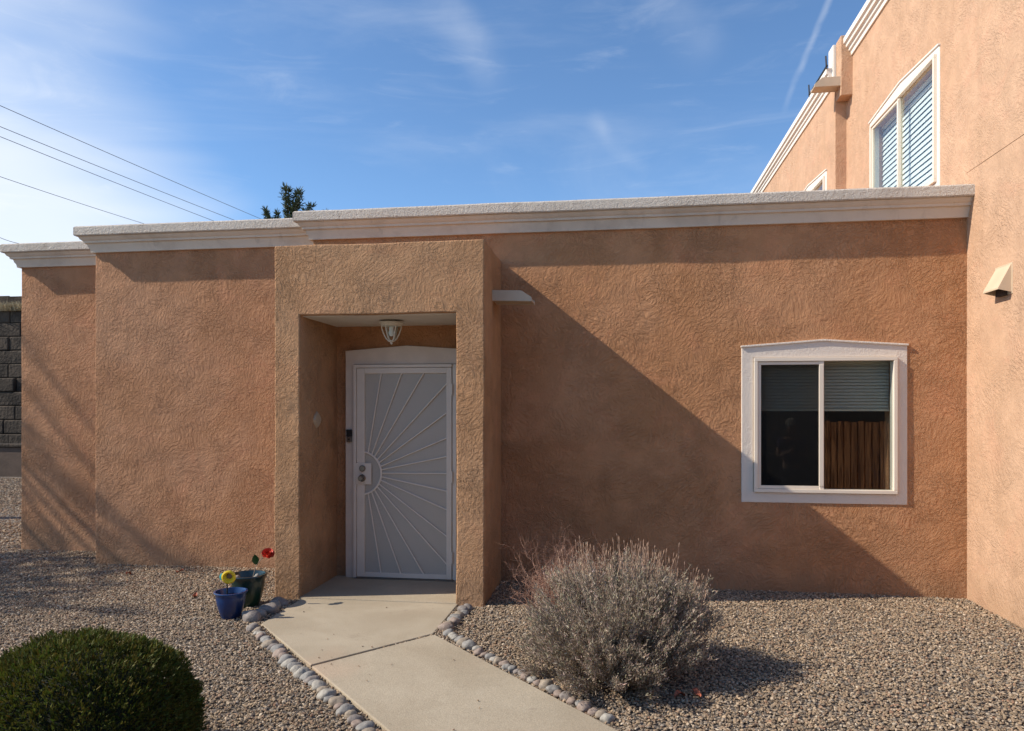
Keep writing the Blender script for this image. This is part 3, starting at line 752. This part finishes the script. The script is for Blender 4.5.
def stones(a, b, side, group, tail, s0=.027, s1=.047, cols=(0, 1, 2, 3, 4)):
    a, b = Vector(a), Vector(b); d = (b - a); L = d.length; d.normalize(); nrm = Vector((-d.y, d.x)) * side
    t = 0; i = 0
    while t < L:
        r = random.uniform(s0, s1); t += r * .86
        p = a + d * t + nrm * random.uniform(-.008, .018)
        seed = Vector((random.random() * 50, i, t))
        ex = random.uniform(.95, 1.32); ez = random.uniform(.62, .9)
        k = random.choice(cols)
        sv = [Vector((v.x * r * .93, v.y * r * ex, v.z * r * ez)) * (1 + .30 * noise.noise(v * 1.1 + seed) + .09 * noise.noise(v * 2.8 + seed)) for v in SV]
        m_ = MB(); m_.v = [tuple(v) for v in sv]; m_.f = SF
        o = m_.build('river_stone', STONES[k][1], None, smooth=180, loc=(p.x, p.y, gz(p.x, p.y) + r * ez * .30), rotz=math.atan2(d.y, d.x) + random.uniform(-.35, .35), fix=False)
        o.rotation_euler.x = random.uniform(-.25, .25)
        tag(o, f'{STONES[k][0]} river stone, {ORD[i]} {tail}', 'stone', group)
        t += r * .86; i += 1
stones((-2.575, 5.46), (-2.600, 4.93), -1, 'dark stones beside the upper slab on the left', 'from the left porch pillar along the slab', .055, .075, (0, 4))
stones((-2.540, 4.840), (-.93, 3.10), -1, 'river stones edging the left side of the path', 'from the blue pot along the left path edge')
stones((-1.135, 5.53), (-1.170, 4.95), 1, 'stones below the right porch pillar', 'from the right porch pillar toward the path corner', .034, .046, (1, 4, 2, 0))
stones((-1.165, 4.865), (-.04, 3.645), 1, 'river stones edging the right side of the path', 'from the path corner down the right path edge', .025, .044)

# fallen leaves
for i, (x, y, lab) in enumerate(((-4.48, 6.24, 'curled red dead leaf on the gravel near the left wall'), (-4.06, 6.38, 'red dead leaf lying against the foot of the wide left wall'), (-3.41, 5.57, 'red dead leaf on gravel left of the pots'), (-3.2, 5.9, 'small rusty leaf on gravel behind the pots'), (.42, 4.02, 'reddish dead leaf on gravel right of the grey bush foot'), (.33, 3.98, 'brown dead leaf at the front foot of the grey bush'), (-2.62, 5.12, 'rusty leaf beside the dark stones next to the pots'))):
    m_ = MB(); 
    for a in range(5):
        for b in range(3):
            t = a / 4; m_.v.append(((b - 1) * .019 * math.sin(math.pi * (.1 + .8 * t)), (t - .5) * .07, .014 * abs(b - 1) + .012 * math.sin(t * 5 + i)))
    m_.f = [(a * 3 + b, a * 3 + b + 1, a * 3 + b + 4, a * 3 + b + 3) for a in range(4) for b in range(2)]
    tag(m_.build('fallen_leaf', M['deadleaf'], None, smooth=80, loc=(x, y, gz(x, y) + .014), rotz=i * 1.7, fix=False), lab, 'leaf')

# ------------------------------------------------------------------ shrubs
LEAF_V = [(-.5, 0, 0), (.5, 0, 0), (.28, .08, .7), (0, .15, 1), (-.28, .08, .7)]
LEAF_F = [(0, 1, 2, 3, 4)]
# clipped dome at the lower left
tp = empty('clipped_shrub', (-2.19, 2.72, 0), 'dark green clipped dome shrub at the lower left corner', 'shrub')
N_ = 62000
th = rng.uniform(0, 2 * np.pi, N_); cz = rng.uniform(-.25, 1, N_)
dr = np.stack([np.sqrt(1 - np.clip(cz, 0, 1) ** 2.7) * np.cos(th), np.sqrt(1 - np.clip(cz, 0, 1) ** 2.7) * np.sin(th), cz], 1)
def lump(P, f, seed): return np.array([noise.noise(Vector((a * f + seed, b * f, c * f))) for a, b, c in P])
RX, RZ, Z0 = .465, .44, .17
lp_ = lump(dr, 2.2, 3.) * .05 + lump(dr, 7., 9.) * .045 + lump(dr, 15., 5.) * .065
rad = (1 + lp_)
shell = rng.uniform(0, 1, N_) ** 2.2 * .13
P = dr * np.array([RX, RX, RZ]) * (rad - shell)[:, None]; P[:, 2] += Z0; P[:, 2] = np.maximum(P[:, 2], .03)
P += np.array([-2.19, 2.72, 0])
nrm = dr + rng.normal(0, .45, (N_, 3)) + np.array([0, 0, .25])
ln = rng.uniform(.010, .024, N_) * (1 + .5 * (rng.random(N_) < .06))
cl = lump(dr * 1., 11., 21.)
col_ = np.stack([.062 + .050 * rng.random(N_), .068 + .042 * rng.random(N_), .010 + .008 * rng.random(N_)], 1) * (1 + .5 * cl)[:, None]
yl = rng.random(N_) < .05; col_[yl] = np.array([.13, .13, .035])
P = P - np.array([-2.19, 2.72, 0])
cloud_mesh('foliage', LEAF_V, LEAF_F, P, basis(nrm, rng.uniform(0, 6.28, N_)), np.stack([ln * .34, ln * .5, ln], 1), col_, M['leafattr'], tp)
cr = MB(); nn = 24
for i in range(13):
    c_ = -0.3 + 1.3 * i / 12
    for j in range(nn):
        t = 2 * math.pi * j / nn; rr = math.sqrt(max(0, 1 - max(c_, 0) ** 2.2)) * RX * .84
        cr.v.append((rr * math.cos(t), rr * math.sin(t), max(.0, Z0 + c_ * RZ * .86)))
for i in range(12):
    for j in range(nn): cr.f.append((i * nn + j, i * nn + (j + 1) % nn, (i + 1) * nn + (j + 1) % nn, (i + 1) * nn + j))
cr.build('shade_core', M['core'], tp, smooth=60)  # solid core, its near-black colour standing in for shade between the leaves

# dry grey bush: stems fan out of one root, leaves along the upper part of each stem
bush = empty('dry_bush', (.02, 4.34, 0), 'rounded dry grey-brown bush with tan flower stalks right of the path', 'bush')
def fan(n, root, centre, rx, ry, rz, zlo, seed, spread=.06):
    r_ = np.random.default_rng(seed)
    nc = max(12, n // 13); ca = r_.uniform(0, 2 * np.pi, nc); cz_ = r_.uniform(zlo, 1, nc); w_ = r_.integers(0, nc, n)
    a = ca[w_] + r_.normal(0, .10, n); z = np.clip(cz_[w_] + r_.normal(0, .07, n), zlo, 1); s = np.sqrt(np.maximum(0, 1 - z * z))
    k = 1 + r_.normal(0, .05, n)
    k *= (1 + r_.normal(0, .06, nc))[w_] * (1 - .22 * (r_.random(n) ** 2))
    end = np.stack([centre[0] + rx * s * np.cos(a) * k, centre[1] + ry * s * np.sin(a) * k, centre[2] + rz * z * k], 1)
    st = np.array(root) + np.stack([r_.normal(0, spread, n), r_.normal(0, spread, n), np.zeros(n)], 1)
    mid = (st + end) / 2 + np.stack([np.zeros(n), np.zeros(n), -.02 + .0 * s], 1) + (end - st) * np.stack([.06 * s, .06 * s, -.03 * s], 1)
    end[:, 2] = np.maximum(end[:, 2], .03)
    return st, mid, end
def bez(a, m, b, t): t = t[:, None]; return (1 - t) ** 2 * a + 2 * t * (1 - t) * m + t * t * b
def bush_leaves(st, md, en, per, t0, seed, ls=(.010, .024), basecol=(.375, .290, .222), out=.0):
    r_ = np.random.default_rng(seed); n = len(st) * per
    i = np.repeat(np.arange(len(st)), per); t = t0 + (1 - t0) * r_.random(n) ** .8
    p = bez(st[i], md[i], en[i], t); d = bez(st[i], md[i], en[i], np.minimum(t + .05, 1.05)) - p
    d /= np.linalg.norm(d, axis=1, keepdims=True) + 1e-9
    p += r_.normal(0, .009, (n, 3))
    dd = d + r_.normal(0, .55, (n, 3)) + np.array([0, 0, .45])
    L = r_.uniform(*ls, n)
    tone = r_.uniform(.6, 1.35, len(st))[i] * r_.uniform(.75, 1.25, n)
    c = np.array(basecol)[None] * tone[:, None] * (1 + r_.normal(0, .05, (n, 3)))
    g = r_.random(n) < .25; c[g] *= np.array([.86, 1.0, .9])
    return p, basis(dd, r_.uniform(0, 6.28, n)), np.stack([L * .26, L * .4, L], 1), np.clip(c, .01, .75)
root = (0, 0, 0)
A = fan(1500, root, (-.03, .05, .20), .56, .50, .50, -.12, 11)
B = fan(520, (-.04, -.16, 0), (-.07, -.40, .11), .29, .25, .26, -.2, 12)
C_ = fan(260, (-.10, -.02, 0), (-.33, -.02, .10), .25, .28, .30, -.1, 13)
D = fan(380, (.08, .02, 0), (.22, .08, .34), .37, .34, .26, -.15, 14)
prts = [bush_leaves(*A, 46, .58, 21), bush_leaves(*B, 46, .42, 22), bush_leaves(*C_, 44, .50, 23), bush_leaves(*D, 40, .64, 24)]
P, Rm, S, cc = [np.concatenate([p[k] for p in prts]) for k in range(4)]
cloud_mesh('foliage', LEAF_V, LEAF_F, P, Rm, S, cc, M['drybush'], bush)
sm_ = MB()
for F_ in (A, B, C_, D):
    for a, m_, b in list(zip(*F_))[::2]:
        ts = np.linspace(0, 1, 4); q = [(1 - t) ** 2 * a + 2 * t * (1 - t) * m_ + t * t * b for t in ts]
        sm_.tube([tuple(x) for x in q], [.004, .003, .0022, .0012], 4, cap=False)
sm_.build('stems', M['twig'], bush, fix=False)
sk = MB()
for i in range(260):
    a = random.uniform(0, 2 * math.pi); rr = math.sqrt(random.random()) * .50
    x, y = rr * math.cos(a), rr * math.sin(a) * .8 + .08
    if y < -.12: continue
    z = .20 + .48 * math.sqrt(max(.05, 1 - (rr / .56) ** 2)); L = random.uniform(.0, .09) + (.07 if random.random() < .15 else 0)
    lean = Vector((x * .55 + random.uniform(-.15, .15), y * .4 + random.uniform(-.15, .15), 1)).normalized()
    p0 = Vector((x, y, z - .06)); p1 = p0 + lean * (L + .06)
    k = Vector((random.uniform(-.012, .012), random.uniform(-.012, .012), 0))
    sk.tube([p0, (p0 + p1) / 2 + k, p1], [.0012, .001, .0008], 4, cap=False)
    hl = random.uniform(.015, .035)
    sk.tube([p1, p1 + lean * hl * .5, p1 + lean * hl], [.001, .0024, .0008], 4, cap=False)
sk.build('flower_stalks', M['stalk'], bush, fix=False)['kind'] = 'stuff'

# leafless reddish shrub against the wall behind it
rb = empty('reddish_shrub', (-.43, 5.62, 0), 'leafless reddish twiggy shrub beside the porch, behind the grey bush', 'bush')
tw = MB()
def branch(p, d, L, r, lev):
    pts = [p]; q = p.copy(); dd = d.copy()
    for k in range(4):
        dd = (dd + Vector([random.gauss(0, .16) for _ in range(3)]) + Vector((0, 0, .04))).normalized(); q = q + dd * L / 4; pts.append(q.copy())
    tw.tube(pts, [r, r * .9, r * .8, r * .65, r * .45], 4, cap=False)
    if lev:
        for k in range(random.randint(3, 5)):
            s_ = random.choice(pts[1:]); n_ = (dd + Vector([random.gauss(0, .62) for _ in range(3)])).normalized()
            branch(s_, n_, L * random.uniform(.45, .75), r * .6, lev - 1)
for k in range(58):
    a = random.uniform(0, 2 * math.pi); e = random.uniform(.3, 1.1)
    branch(Vector((random.gauss(0, .14), random.gauss(0, .05), 0)), Vector((math.cos(a) * e, math.sin(a) * e * .6, 1)).normalized(), random.uniform(.22, .37), .0023, 3)
tw.build('twigs', M['red_twig'], rb, fix=False)

# ------------------------------------------------------------------ trees
def needle_clump(centres, radii, per, base, seed, ln=(.05, .11), wid=.16):
    r_ = np.random.default_rng(seed); c = np.repeat(np.array(centres), per, 0); rd = np.repeat(np.array(radii), per); n = len(c)
    d = r_.normal(0, 1, (n, 3)); d /= np.linalg.norm(d, axis=1, keepdims=True)
    p = c + d * (rd * r_.random(n) ** .5)[:, None]
    L = r_.uniform(*ln, n)
    cc = np.array(base)[None] * r_.uniform(.5, 1.5, (n, 1))
    return p, basis(d + np.array([0, 0, .6]) + r_.normal(0, .3, (n, 3)), r_.uniform(0, 6.28, n)), np.stack([L * wid, L * .3, L], 1), cc
def tree(name, loc, H, shoots, base, label, per=70, seed=1, tr=.16, nl=(.10, .22), group=None):
    e = empty(name, loc, label, 'tree', group)
    t = MB(); t.tube([(0, 0, -.1), (.05, .0, H * .35), (-.03, .04, H * .7), (0, 0, H * .93)], [tr, tr * .8, tr * .5, tr * .2], 10)
    t.build('trunk', M['bark'], e, smooth=60)
    lb = MB(); C = []; Rr = []
    for (z0, end, r0) in shoots:
        a = Vector((0, 0, z0)); b = Vector(end); m_ = (a + b) / 2 + Vector((0, 0, -.12 * (b - a).length))
        pts = [a.lerp(m_, .0), (a + m_) / 2, m_, (m_ + b) / 2 + Vector((0, 0, -.02)), b]
        lb.tube(pts, [.035, .03, .022, .016, .008], 5, cap=False)
        L = (b - a).length; k = max(3, int(L / .16))
        for i in range(k):
            u = .4 + .6 * (i + 1) / k
            q = (1 - u) ** 2 * a + 2 * u * (1 - u) * m_ + u * u * b
            C.append(tuple(q + Vector([random.gauss(0, .03) for _ in range(3)]))); Rr.append(.8 * r0 * random.uniform(.7, 1.15) * (1.15 - .5 * u))
    lb.build('limbs', M['bark'], e, fix=False)
    P, Rm, S, cc = needle_clump(C, Rr, per, base, seed, nl, .22)
    cloud_mesh('crown', LEAF_V, LEAF_F, P, Rm, S, cc, M['needles'], e)
    return e
sh = [(8.0, (-.05, 0, 9.62), .20), (8.3, (-.16, 0, 9.72), .20), (8.3, (.28, .1, 9.62), .21), (8.1, (.42, 0, 9.45), .17), (7.6, (.26, -.1, 9.05), .16),
      (7.2, (-.92, 0, 8.90), .10), (7.2, (-.52, .1, 8.78), .10), (7.0, (.85, 0, 9.02), .20), (7.2, (.60, 0, 8.80), .18), (7.0, (1.35, .1, 8.74), .09), (7.4, (-.1, 0, 8.75), .22), (7.0, (-.86, 0, 8.58), .12)]
r_ = random.Random(5)
for i in range(38):
    z = r_.uniform(2.5, 7.4); a = r_.uniform(0, 6.28); L = (8.6 - z) * .28 + .6
    sh.append((z, (math.cos(a) * L, math.sin(a) * L, z + L * .55), .28))
tree('juniper_tree', (-11.65, 25, -.14), 9.2, sh, (.060, .075, .035), 'dark juniper whose ragged top shows above the roofline', seed=3, per=26)
# trees to the left of the picture, whose thin shade falls across the left walls
def side_tree(loc, H, seed, n, label, per=12):
    r_ = random.Random(seed); s_ = []
    for i in range(n):
        z = r_.uniform(H * .35, H * .85); a = r_.uniform(0, 6.28); L = r_.uniform(.5, 1.5)
        s_.append((z, (math.cos(a) * L, math.sin(a) * L, z + r_.uniform(.1, .9)), .16))
    return tree('side_tree', loc, H, s_, (.05, .06, .03), label, per=per, seed=seed, tr=.10, nl=(.05, .10), group='trees left of the house')
side_tree((-13.4, 5.0, 0), 8.6, 31, 90, 'tall sparse tree standing left of the house', per=10)
side_tree((-11.8, 3.9, 0), 6.0, 32, 80, 'lower bushy tree left of the yard', per=34)

# ------------------------------------------------------------------ far left: retaining wall, hillside
rw = empty('retaining_wall', (-14, 16.5, 0), 'dark weathered block retaining wall glimpsed left of the house', 'wall')
m_ = MB(); r_ = random.Random(3)
MB().box(-22, -7.6, 17.9, 18.6, 0, 4.2).build('wall_core', M['concrete_wall'], rw)
for row in range(10):
    z = .55 + row * .37; x = -22 + (row % 2) * .45
    while x < -7.5:
        L = r_.uniform(.7, 1.1); y = 17.2 + row * .05 + r_.uniform(-.05, .05)
        m_.box(x + .006, x + L - .006, y, y + .6, z + .004, z + .366); x += L
m_.build('wall_blocks', M['concrete_wall'], rw, bevel=.03)
MB().box(-22, -7.5, 17.3, 18.9, 0, .6).build('wall_base', M['concrete_wall'], rw)
lw = empty('garden_wall', (-12, 15.4, 0), 'low reddish tan wall in front of the dark retaining wall', 'wall')
MB().box(-22, -8, 15.3, 15.5, -.1, .68).build('wall_body', M['tan_wall'], lw, bevel=.02)
MB().box(-22, -8, 15.26, 15.54, .682, .76).build('coping', M['concrete_wall'], lw, bevel=.02)
hl = MB(); hx = grid([-60, -6], 1.5); hy = grid([18.3, 45], 1.5)
for y in hy:
    for x in hx: hl.v.append((x, y, 4.15 + (y - 18.3) * .03 + .25 * noise.noise(Vector((x * .3, y * .3, 1))) + max(0, (-x - 16)) * .05))
for j in range(len(hy) - 1):
    for i in range(len(hx) - 1): hl.f.append((j * len(hx) + i, j * len(hx) + i + 1, (j + 1) * len(hx) + i + 1, (j + 1) * len(hx) + i))
tag(hl.build('hillside', M['hillgrass'], smooth=60, fix=False), 'dry golden slope above the retaining wall', None, kind='structure')
n = 9000; x = rng.uniform(-19, -11, n); y = rng.uniform(17.5, 17.9, n)
d = np.stack([rng.normal(0, .35, n), rng.normal(-.3, .35, n), np.ones(n)], 1); L = rng.uniform(.12, .30, n)
tag(cloud_mesh('dry_grass', LEAF_V, LEAF_F, np.stack([x, y, np.full(n, 4.20)], 1), basis(d, rng.uniform(0, 6, n)), np.stack([L * .07, L * .1, L], 1), np.array([[.45, .36, .22]]) * rng.uniform(.6, 1.2, (n, 1)), M['drybush']),
    'pale dry grass along the top of the retaining wall', None, kind='stuff')
fb = MB()
for i in range(28): fb.box(-30 + i * .8, -29.22 + i * .8, 24, 24.06, 3.8, 5.95 - i * .025)
tag(fb.build('hill_fence', M['concrete_wall'], None), 'dark weathered fence on the slope at the far left', 'fence')

# ------------------------------------------------------------------ wires
s8, c8 = math.sin(R(8.13)), math.cos(R(8.13))
WIRES = [((-13.97, 12.16), (-11.36, 21.43), 8.0, 'uppermost power line crossing the pale sky at the left'), ((-13.2, 12.4), (-11.9, 21.6), 7.6, 'second power line from the top over the left roof'),
         ((-13.6, 12.8), (-12.6, 21.9), 7.6, 'third power line from the top over the left roof'), ((-16.0, 14.6), (-15.4, 23.2), 7.4, 'lowest long power line crossing the sky at the left')]
PX = [((0, 106), (262, 219)), ((0, 127), (235, 220)), ((0, 137), (215, 221)), ((0, 177), (140, 222))]
def ray(u, v, z):
    t = 735 * (z - 1.55) / (410 - v); r = (u - 512) / 735
    return Vector((t * (-s8 + r * c8), t * (c8 + r * s8), z))
WIRES.append((0, 0, 6.2, 'short thin wire at the far left meeting the lowest roof')); PX.append(((0, 238), (19, 243)))
for (_, _, z, lab), (a, b) in zip(WIRES, PX):
    A_, B_ = ray(*a, z), ray(*b, z); d = B_ - A_; q0, q1 = A_ - d * .6, B_ + d * 1.0
    pts = []
    for i in range(25):
        t = i / 24; p = q0.lerp(q1, t); p.z += -.10 * 4 * t * (1 - t) + .08; pts.append(p)
    tag(MB().tube(pts, .0075, 5).build('power_line', M['wire']), lab, 'power line', 'power lines over the left roof')
    if z == 8.0: pe = (q0, q1)
for p, lab in zip(pe, ('wooden utility pole left of the yard', 'wooden utility pole hidden behind the low house')):
    e = empty('utility_pole', (p.x, p.y, 0), lab, 'utility pole')
    MB().tube([(0, 0, -.2), (0, 0, 8.3)], [.15, .10], 12).build('pole', M['bark'], e, smooth=40)
    MB().box(-1.2, 1.2, -.05, .05, 7.5, 7.62).build('crossarm', M['bark'], e)

# ------------------------------------------------------------------ what the window reflects: fence, neighbour's house, a bystander
fn = empty('wooden_fence', (3.8, 2.4, 0), 'brown vertical board fence mirrored in the right window pane', 'fence')
a, b = Vector((3.05, 1.15)), Vector((4.75, 3.5)); d = (b - a).normalized(); n = int((b - a).length / .115)
m_ = MB()
for i in range(n):
    p = a + d * (i * .115); mt = Matrix.Translation((p.x - 3.8, p.y - 2.4, 0)) @ Matrix.Rotation(math.atan2(d.y, d.x), 4, 'Z')
    m_.box(.008, .104, .004 * (i % 3), .02, .02, 1.38 + .012 * math.sin(i * 2.3), mt)
m_.build('boards', M['wood'], fn)
m_ = MB()
for z in (.35, 1.1): m_.box(0, n * .115, -.045, -.004, z, z + .08, Matrix.Translation((a.x - 3.8, a.y - 2.4, 0)) @ Matrix.Rotation(math.atan2(d.y, d.x), 4, 'Z'))
m_.build('rail', M['wood'], fn)
lw2 = empty('boundary_wall', (4, -1.3, 0), 'low dark block wall behind the viewer, mirrored in the left window pane', 'wall')
MB().box(-7, 8, -.1, .1, -.1, .70).build('wall_body', M['concrete_wall'], lw2, bevel=.01)
MB().box(-7, 8, -.13, .13, .701, .74).build('coping', M['tan_wall'], lw2, bevel=.01)
nb = empty('neighbour_house', (4, -9, 0), 'plain dark stucco house standing behind the viewer', 'house')
vox('wall', grid([-6, 15], 1.5), [-13, -9], grid([0, 4.4], 1.1), lambda *a: True, M['neigh'], nb)
sweep('cornice', [(15, -9), (-6, -9)], [(-.1, 4.2), (.05, 4.2), (.15, 4.35), (.15, 4.5), (-.3, 4.5)], M['moulding'], nb, step=2)

def skin_body(name, joints, edges, m, parent, sub=2):
    me = bpy.data.meshes.new(name); me.from_pydata([j[0] for j in joints], edges, []); me.materials.append(m)
    o = bpy.data.objects.new(name, me); link(o, parent)
    md = o.modifiers.new('skin', 'SKIN'); 
    if not me.skin_vertices: me.attributes  # layer is made by the modifier data below
    bm = bmesh.new(); bm.from_mesh(me); ly = bm.verts.layers.skin.verify()
    for v, j in zip(bm.verts, joints):
        v[ly].radius = (j[1], j[2] if len(j) > 2 else j[1]); v[ly].use_root = False
    bm.verts.ensure_lookup_table(); bm.verts[0][ly].use_root = True
    bm.to_mesh(me); bm.free(); md.use_smooth_shade = True
    s = o.modifiers.new('sub', 'SUBSURF'); s.levels = s.render_levels = sub
    return o
per = empty('person', (2.32, 2.6, 0), 'person in pale cap and dark purple top holding a phone, mirrored in window', 'person')
k = 1.41 / 1.7
J = [((0, 0, .92), .14, .10), ((0, 0, 1.12), .125, .09), ((0, 0, 1.32), .16, .10), ((0, 0, 1.43), .07, .06), ((0, .02, 1.50), .052), ((0, .04, 1.60), .092, .10), ((0, .03, 1.67), .07, .08),
     ((.17, 0, 1.38), .055), ((.22, .02, 1.12), .042), ((.08, .24, 1.16), .032), ((.03, .28, 1.18), .026),
     ((-.17, 0, 1.38), .055), ((-.22, .04, 1.12), .042), ((-.06, .26, 1.22), .032), ((-.02, .30, 1.26), .026),
     ((.09, 0, .86), .09), ((.10, .02, .48), .058), ((.10, 0, .08), .042), ((.11, .14, .035), .035),
     ((-.09, 0, .86), .09), ((-.10, .02, .48), .058), ((-.10, 0, .08), .042), ((-.11, .14, .035), .035)]
J = [(tuple(c * k for c in j[0]), *[r * k for r in j[1:]]) for j in J]
E_ = [(0, 1), (1, 2), (2, 3), (3, 4), (4, 5), (5, 6), (2, 7), (7, 8), (8, 9), (9, 10), (2, 11), (11, 12), (12, 13), (13, 14), (0, 15), (15, 16), (16, 17), (17, 18), (0, 19), (19, 20), (20, 21), (21, 22)]
body = skin_body('body', J, E_, M['skin'], per)
Jt = [(j[0], *[r * 1.13 for r in j[1:]]) for j in (J[0], J[1], J[2])] + [(J[7][0], J[7][1] * 1.2), (tuple((a + b) / 2 for a, b in zip(J[7][0], J[8][0])), J[8][1] * 1.35), (J[11][0], J[11][1] * 1.2), (tuple((a + b) / 2 for a, b in zip(J[11][0], J[12][0])), J[8][1] * 1.35)]
skin_body('shirt', Jt, [(0, 1), (1, 2), (2, 3), (3, 4), (2, 5), (5, 6)], M['shirt'], per)
Jp = [(J[0][0], J[0][1] * 1.1, J[0][2] * 1.15)] + [(J[i][0], J[i][1] * 1.18) for i in (15, 16, 17, 19, 20, 21)]
skin_body('trousers', Jp, [(0, 1), (1, 2), (2, 3), (0, 4), (4, 5), (5, 6)], M['trousers'], per)
cpm = MB().lathe([(.092, 0), (.098, .03), (.085, .075), (.05, .10), (0, .11)], 20)
cpm.add([(-.07, .06, .0), (.07, .06, .0), (.06, .17, -.015), (-.06, .17, -.015), (-.07, .06, .01), (.07, .06, .01), (.06, .17, -.005), (-.06, .17, -.005)], [(0, 3, 2, 1), (4, 5, 6, 7), (0, 1, 5, 4), (1, 2, 6, 5), (2, 3, 7, 6), (3, 0, 4, 7)])
o = cpm.build('cap', M['capcloth'], per, smooth=40); o.location = (0, .035 * k, 1.635 * k); o.scale = (k * 1.05,) * 3; o.rotation_euler.z = R(25)
for sx in (1, -1):
    for j in range(5):
        bx = Vector((.03 * sx * k, .28 * k, (1.18 if sx > 0 else 1.26) * k)); off = Vector(((j - 2) * .012, .02, 0))
        MB().tube([bx + off * .5, bx + off + Vector((0, .03, .01)), bx + off + Vector((-.01 * sx, .045, .03))], [.009, .008, .006], 6).build('finger', M['skin'], per, smooth=60)
tag(MB().box(-.035, .035, -.005, .005, -.07, .07).build('phone', M['black'], None, bevel=.004, loc=(2.32, 2.6 + .35 * k, 1.27 * k)), 'black phone held up by the person in the cap', 'phone')

# ------------------------------------------------------------------ camera, sun, sky
cam = bpy.data.cameras.new('camera'); co = bpy.data.objects.new('camera', cam); link(co)
co.location = (0, 0, 1.55); co.rotation_euler = (R(90), 0, R(8.13))
cam.sensor_width = 36; cam.lens = 735 / 1024 * 36; cam.shift_y = (410 - 365.5) / 1024; cam.clip_end = 600; cam.clip_start = .05
scn.camera = co
SUN = Vector((-4.2, -1.0, 3.4)).normalized()
sl = bpy.data.lights.new('sun', 'SUN'); sl.energy = 3.6; sl.angle = R(.5); sl.color = (1, .91, .78)
so = bpy.data.objects.new('sun', sl); link(so); so.rotation_euler = SUN.to_track_quat('Z', 'Y').to_euler(); so.location = (-8, -3, 9)

w = bpy.data.worlds.new('World'); scn.world = w; w.use_nodes = True; N = NT(w.node_tree); bg = w.node_tree.nodes['Background']
sky = N.n('ShaderNodeTexSky'); sky.sky_type = 'NISHITA'; sky.sun_disc = False
sky.sun_elevation = math.asin(SUN.z); sky.sun_rotation = math.atan2(SUN.x, SUN.y)
sky.altitude = 1600; sky.air_density = 1.0; sky.dust_density = .6; sky.ozone_density = 1.6
d = N.n('ShaderNodeTexCoord').outputs['Generated']
def vdir(u, v):
    r, q = (u - 512) / 735, (410 - v) / 735
    return Vector((-s8 + r * c8, c8 + r * s8, q)).normalized()
def streak(p0, p1, wid, soft, ragged, nscale):
    a, b = vdir(*p0), vdir(*p1); n_ = a.cross(b).normalized(); mid = (a + b).normalized(); along = n_.cross(mid)
    half = math.acos(max(-1, min(1, a.dot(b)))) / 2
    nz = N.n('ShaderNodeTexNoise'); nz.inputs['Scale'].default_value = nscale; nz.inputs['Detail'].default_value = 5; N.set(nz.inputs['Vector'], d)
    wob_ = N.math('MULTIPLY', N.math('SUBTRACT', nz.outputs[0], .5), ragged)
    dp = N.n('ShaderNodeVectorMath', operation='DOT_PRODUCT'); N.set(dp.inputs[0], d); dp.inputs[1].default_value = n_
    al = N.n('ShaderNodeVectorMath', operation='DOT_PRODUCT'); N.set(al.inputs[0], d); al.inputs[1].default_value = along
    md = N.n('ShaderNodeVectorMath', operation='DOT_PRODUCT'); N.set(md.inputs[0], d); md.inputs[1].default_value = mid
    f = N.ramp(N.math('ABSOLUTE', N.math('ADD', dp.outputs['Value'], wob_)), wid * (1 - soft), wid * (1 + soft), 1., 0.)
    f = N.math('MULTIPLY', f, N.ramp(N.math('ABSOLUTE', al.outputs['Value']), math.sin(half) * .55, math.sin(half) * 1.1, 1., 0.))
    f = N.math('MULTIPLY', f, N.math('GREATER_THAN', md.outputs['Value'], 0.))
    return N.math('MULTIPLY', f, N.ramp(nz.outputs[0], .35, .65, .35, 1.))
mp = N.n('ShaderNodeMapping'); mp.inputs['Scale'].default_value = (.8, 1.4, 4.2); mp.inputs['Rotation'].default_value = (R(14), R(24), R(12)); N.set(mp.inputs['Vector'], d)
veil = N.math('ADD', N.ramp(N.noise(mp.outputs[0], 1.7, 7, .6, .7), .44, .76), N.math('MULTIPLY', N.ramp(N.noise(mp.outputs[0], 5.5, 8, .62, 1.2), .50, .78), .8))
# thin high cloud is thicker toward the low west (left of the picture)
lowleft = vdir(-60, 230); dp = N.n('ShaderNodeVectorMath', operation='DOT_PRODUCT'); N.set(dp.inputs[0], d); dp.inputs[1].default_value = lowleft
bank = N.ramp(N.math('ADD', dp.outputs['Value'], N.math('MULTIPLY', N.math('SUBTRACT', N.noise(mp.outputs[0], 1.5, 3, .5, .3), .5), .11)), .945, 1.0)
f = N.math('ADD', N.math('MULTIPLY', veil, .15), N.math('MULTIPLY', bank, .80))
for st_, k in ((((845, -40), (783, 112), .0030, .95, .010, 26), .22), (((405, -50), (500, 92), .018, .98, .06, 9), .14), (((585, 118), (650, 172), .008, .98, .03, 14), .12), (((640, -30), (720, 60), .02, .98, .06, 8), .10)):
    f = N.math('ADD', f, N.math('MULTIPLY', streak(*st_), k))
f = N.math('MINIMUM', f, .92)
skc = N.n('ShaderNodeVectorMath', operation='MULTIPLY'); N.set(skc.inputs[0], sky.outputs[0]); skc.inputs[1].default_value = (.76, .94, 1.06)
mixc = N.mix(f, skc.outputs[0], (5.3, 5.55, 5.9))
N.set(bg.inputs['Color'], mixc); bg.inputs['Strength'].default_value = .115

vs_ = scn.view_settings; vs_.view_transform = 'Standard'; vs_.look = 'None'; vs_.gamma = 1; vs_.exposure = .69; vs_.use_curve_mapping = False
scn.cycles.max_bounces = 8; scn.cycles.transparent_max_bounces = 12; scn.cycles.use_denoising = True
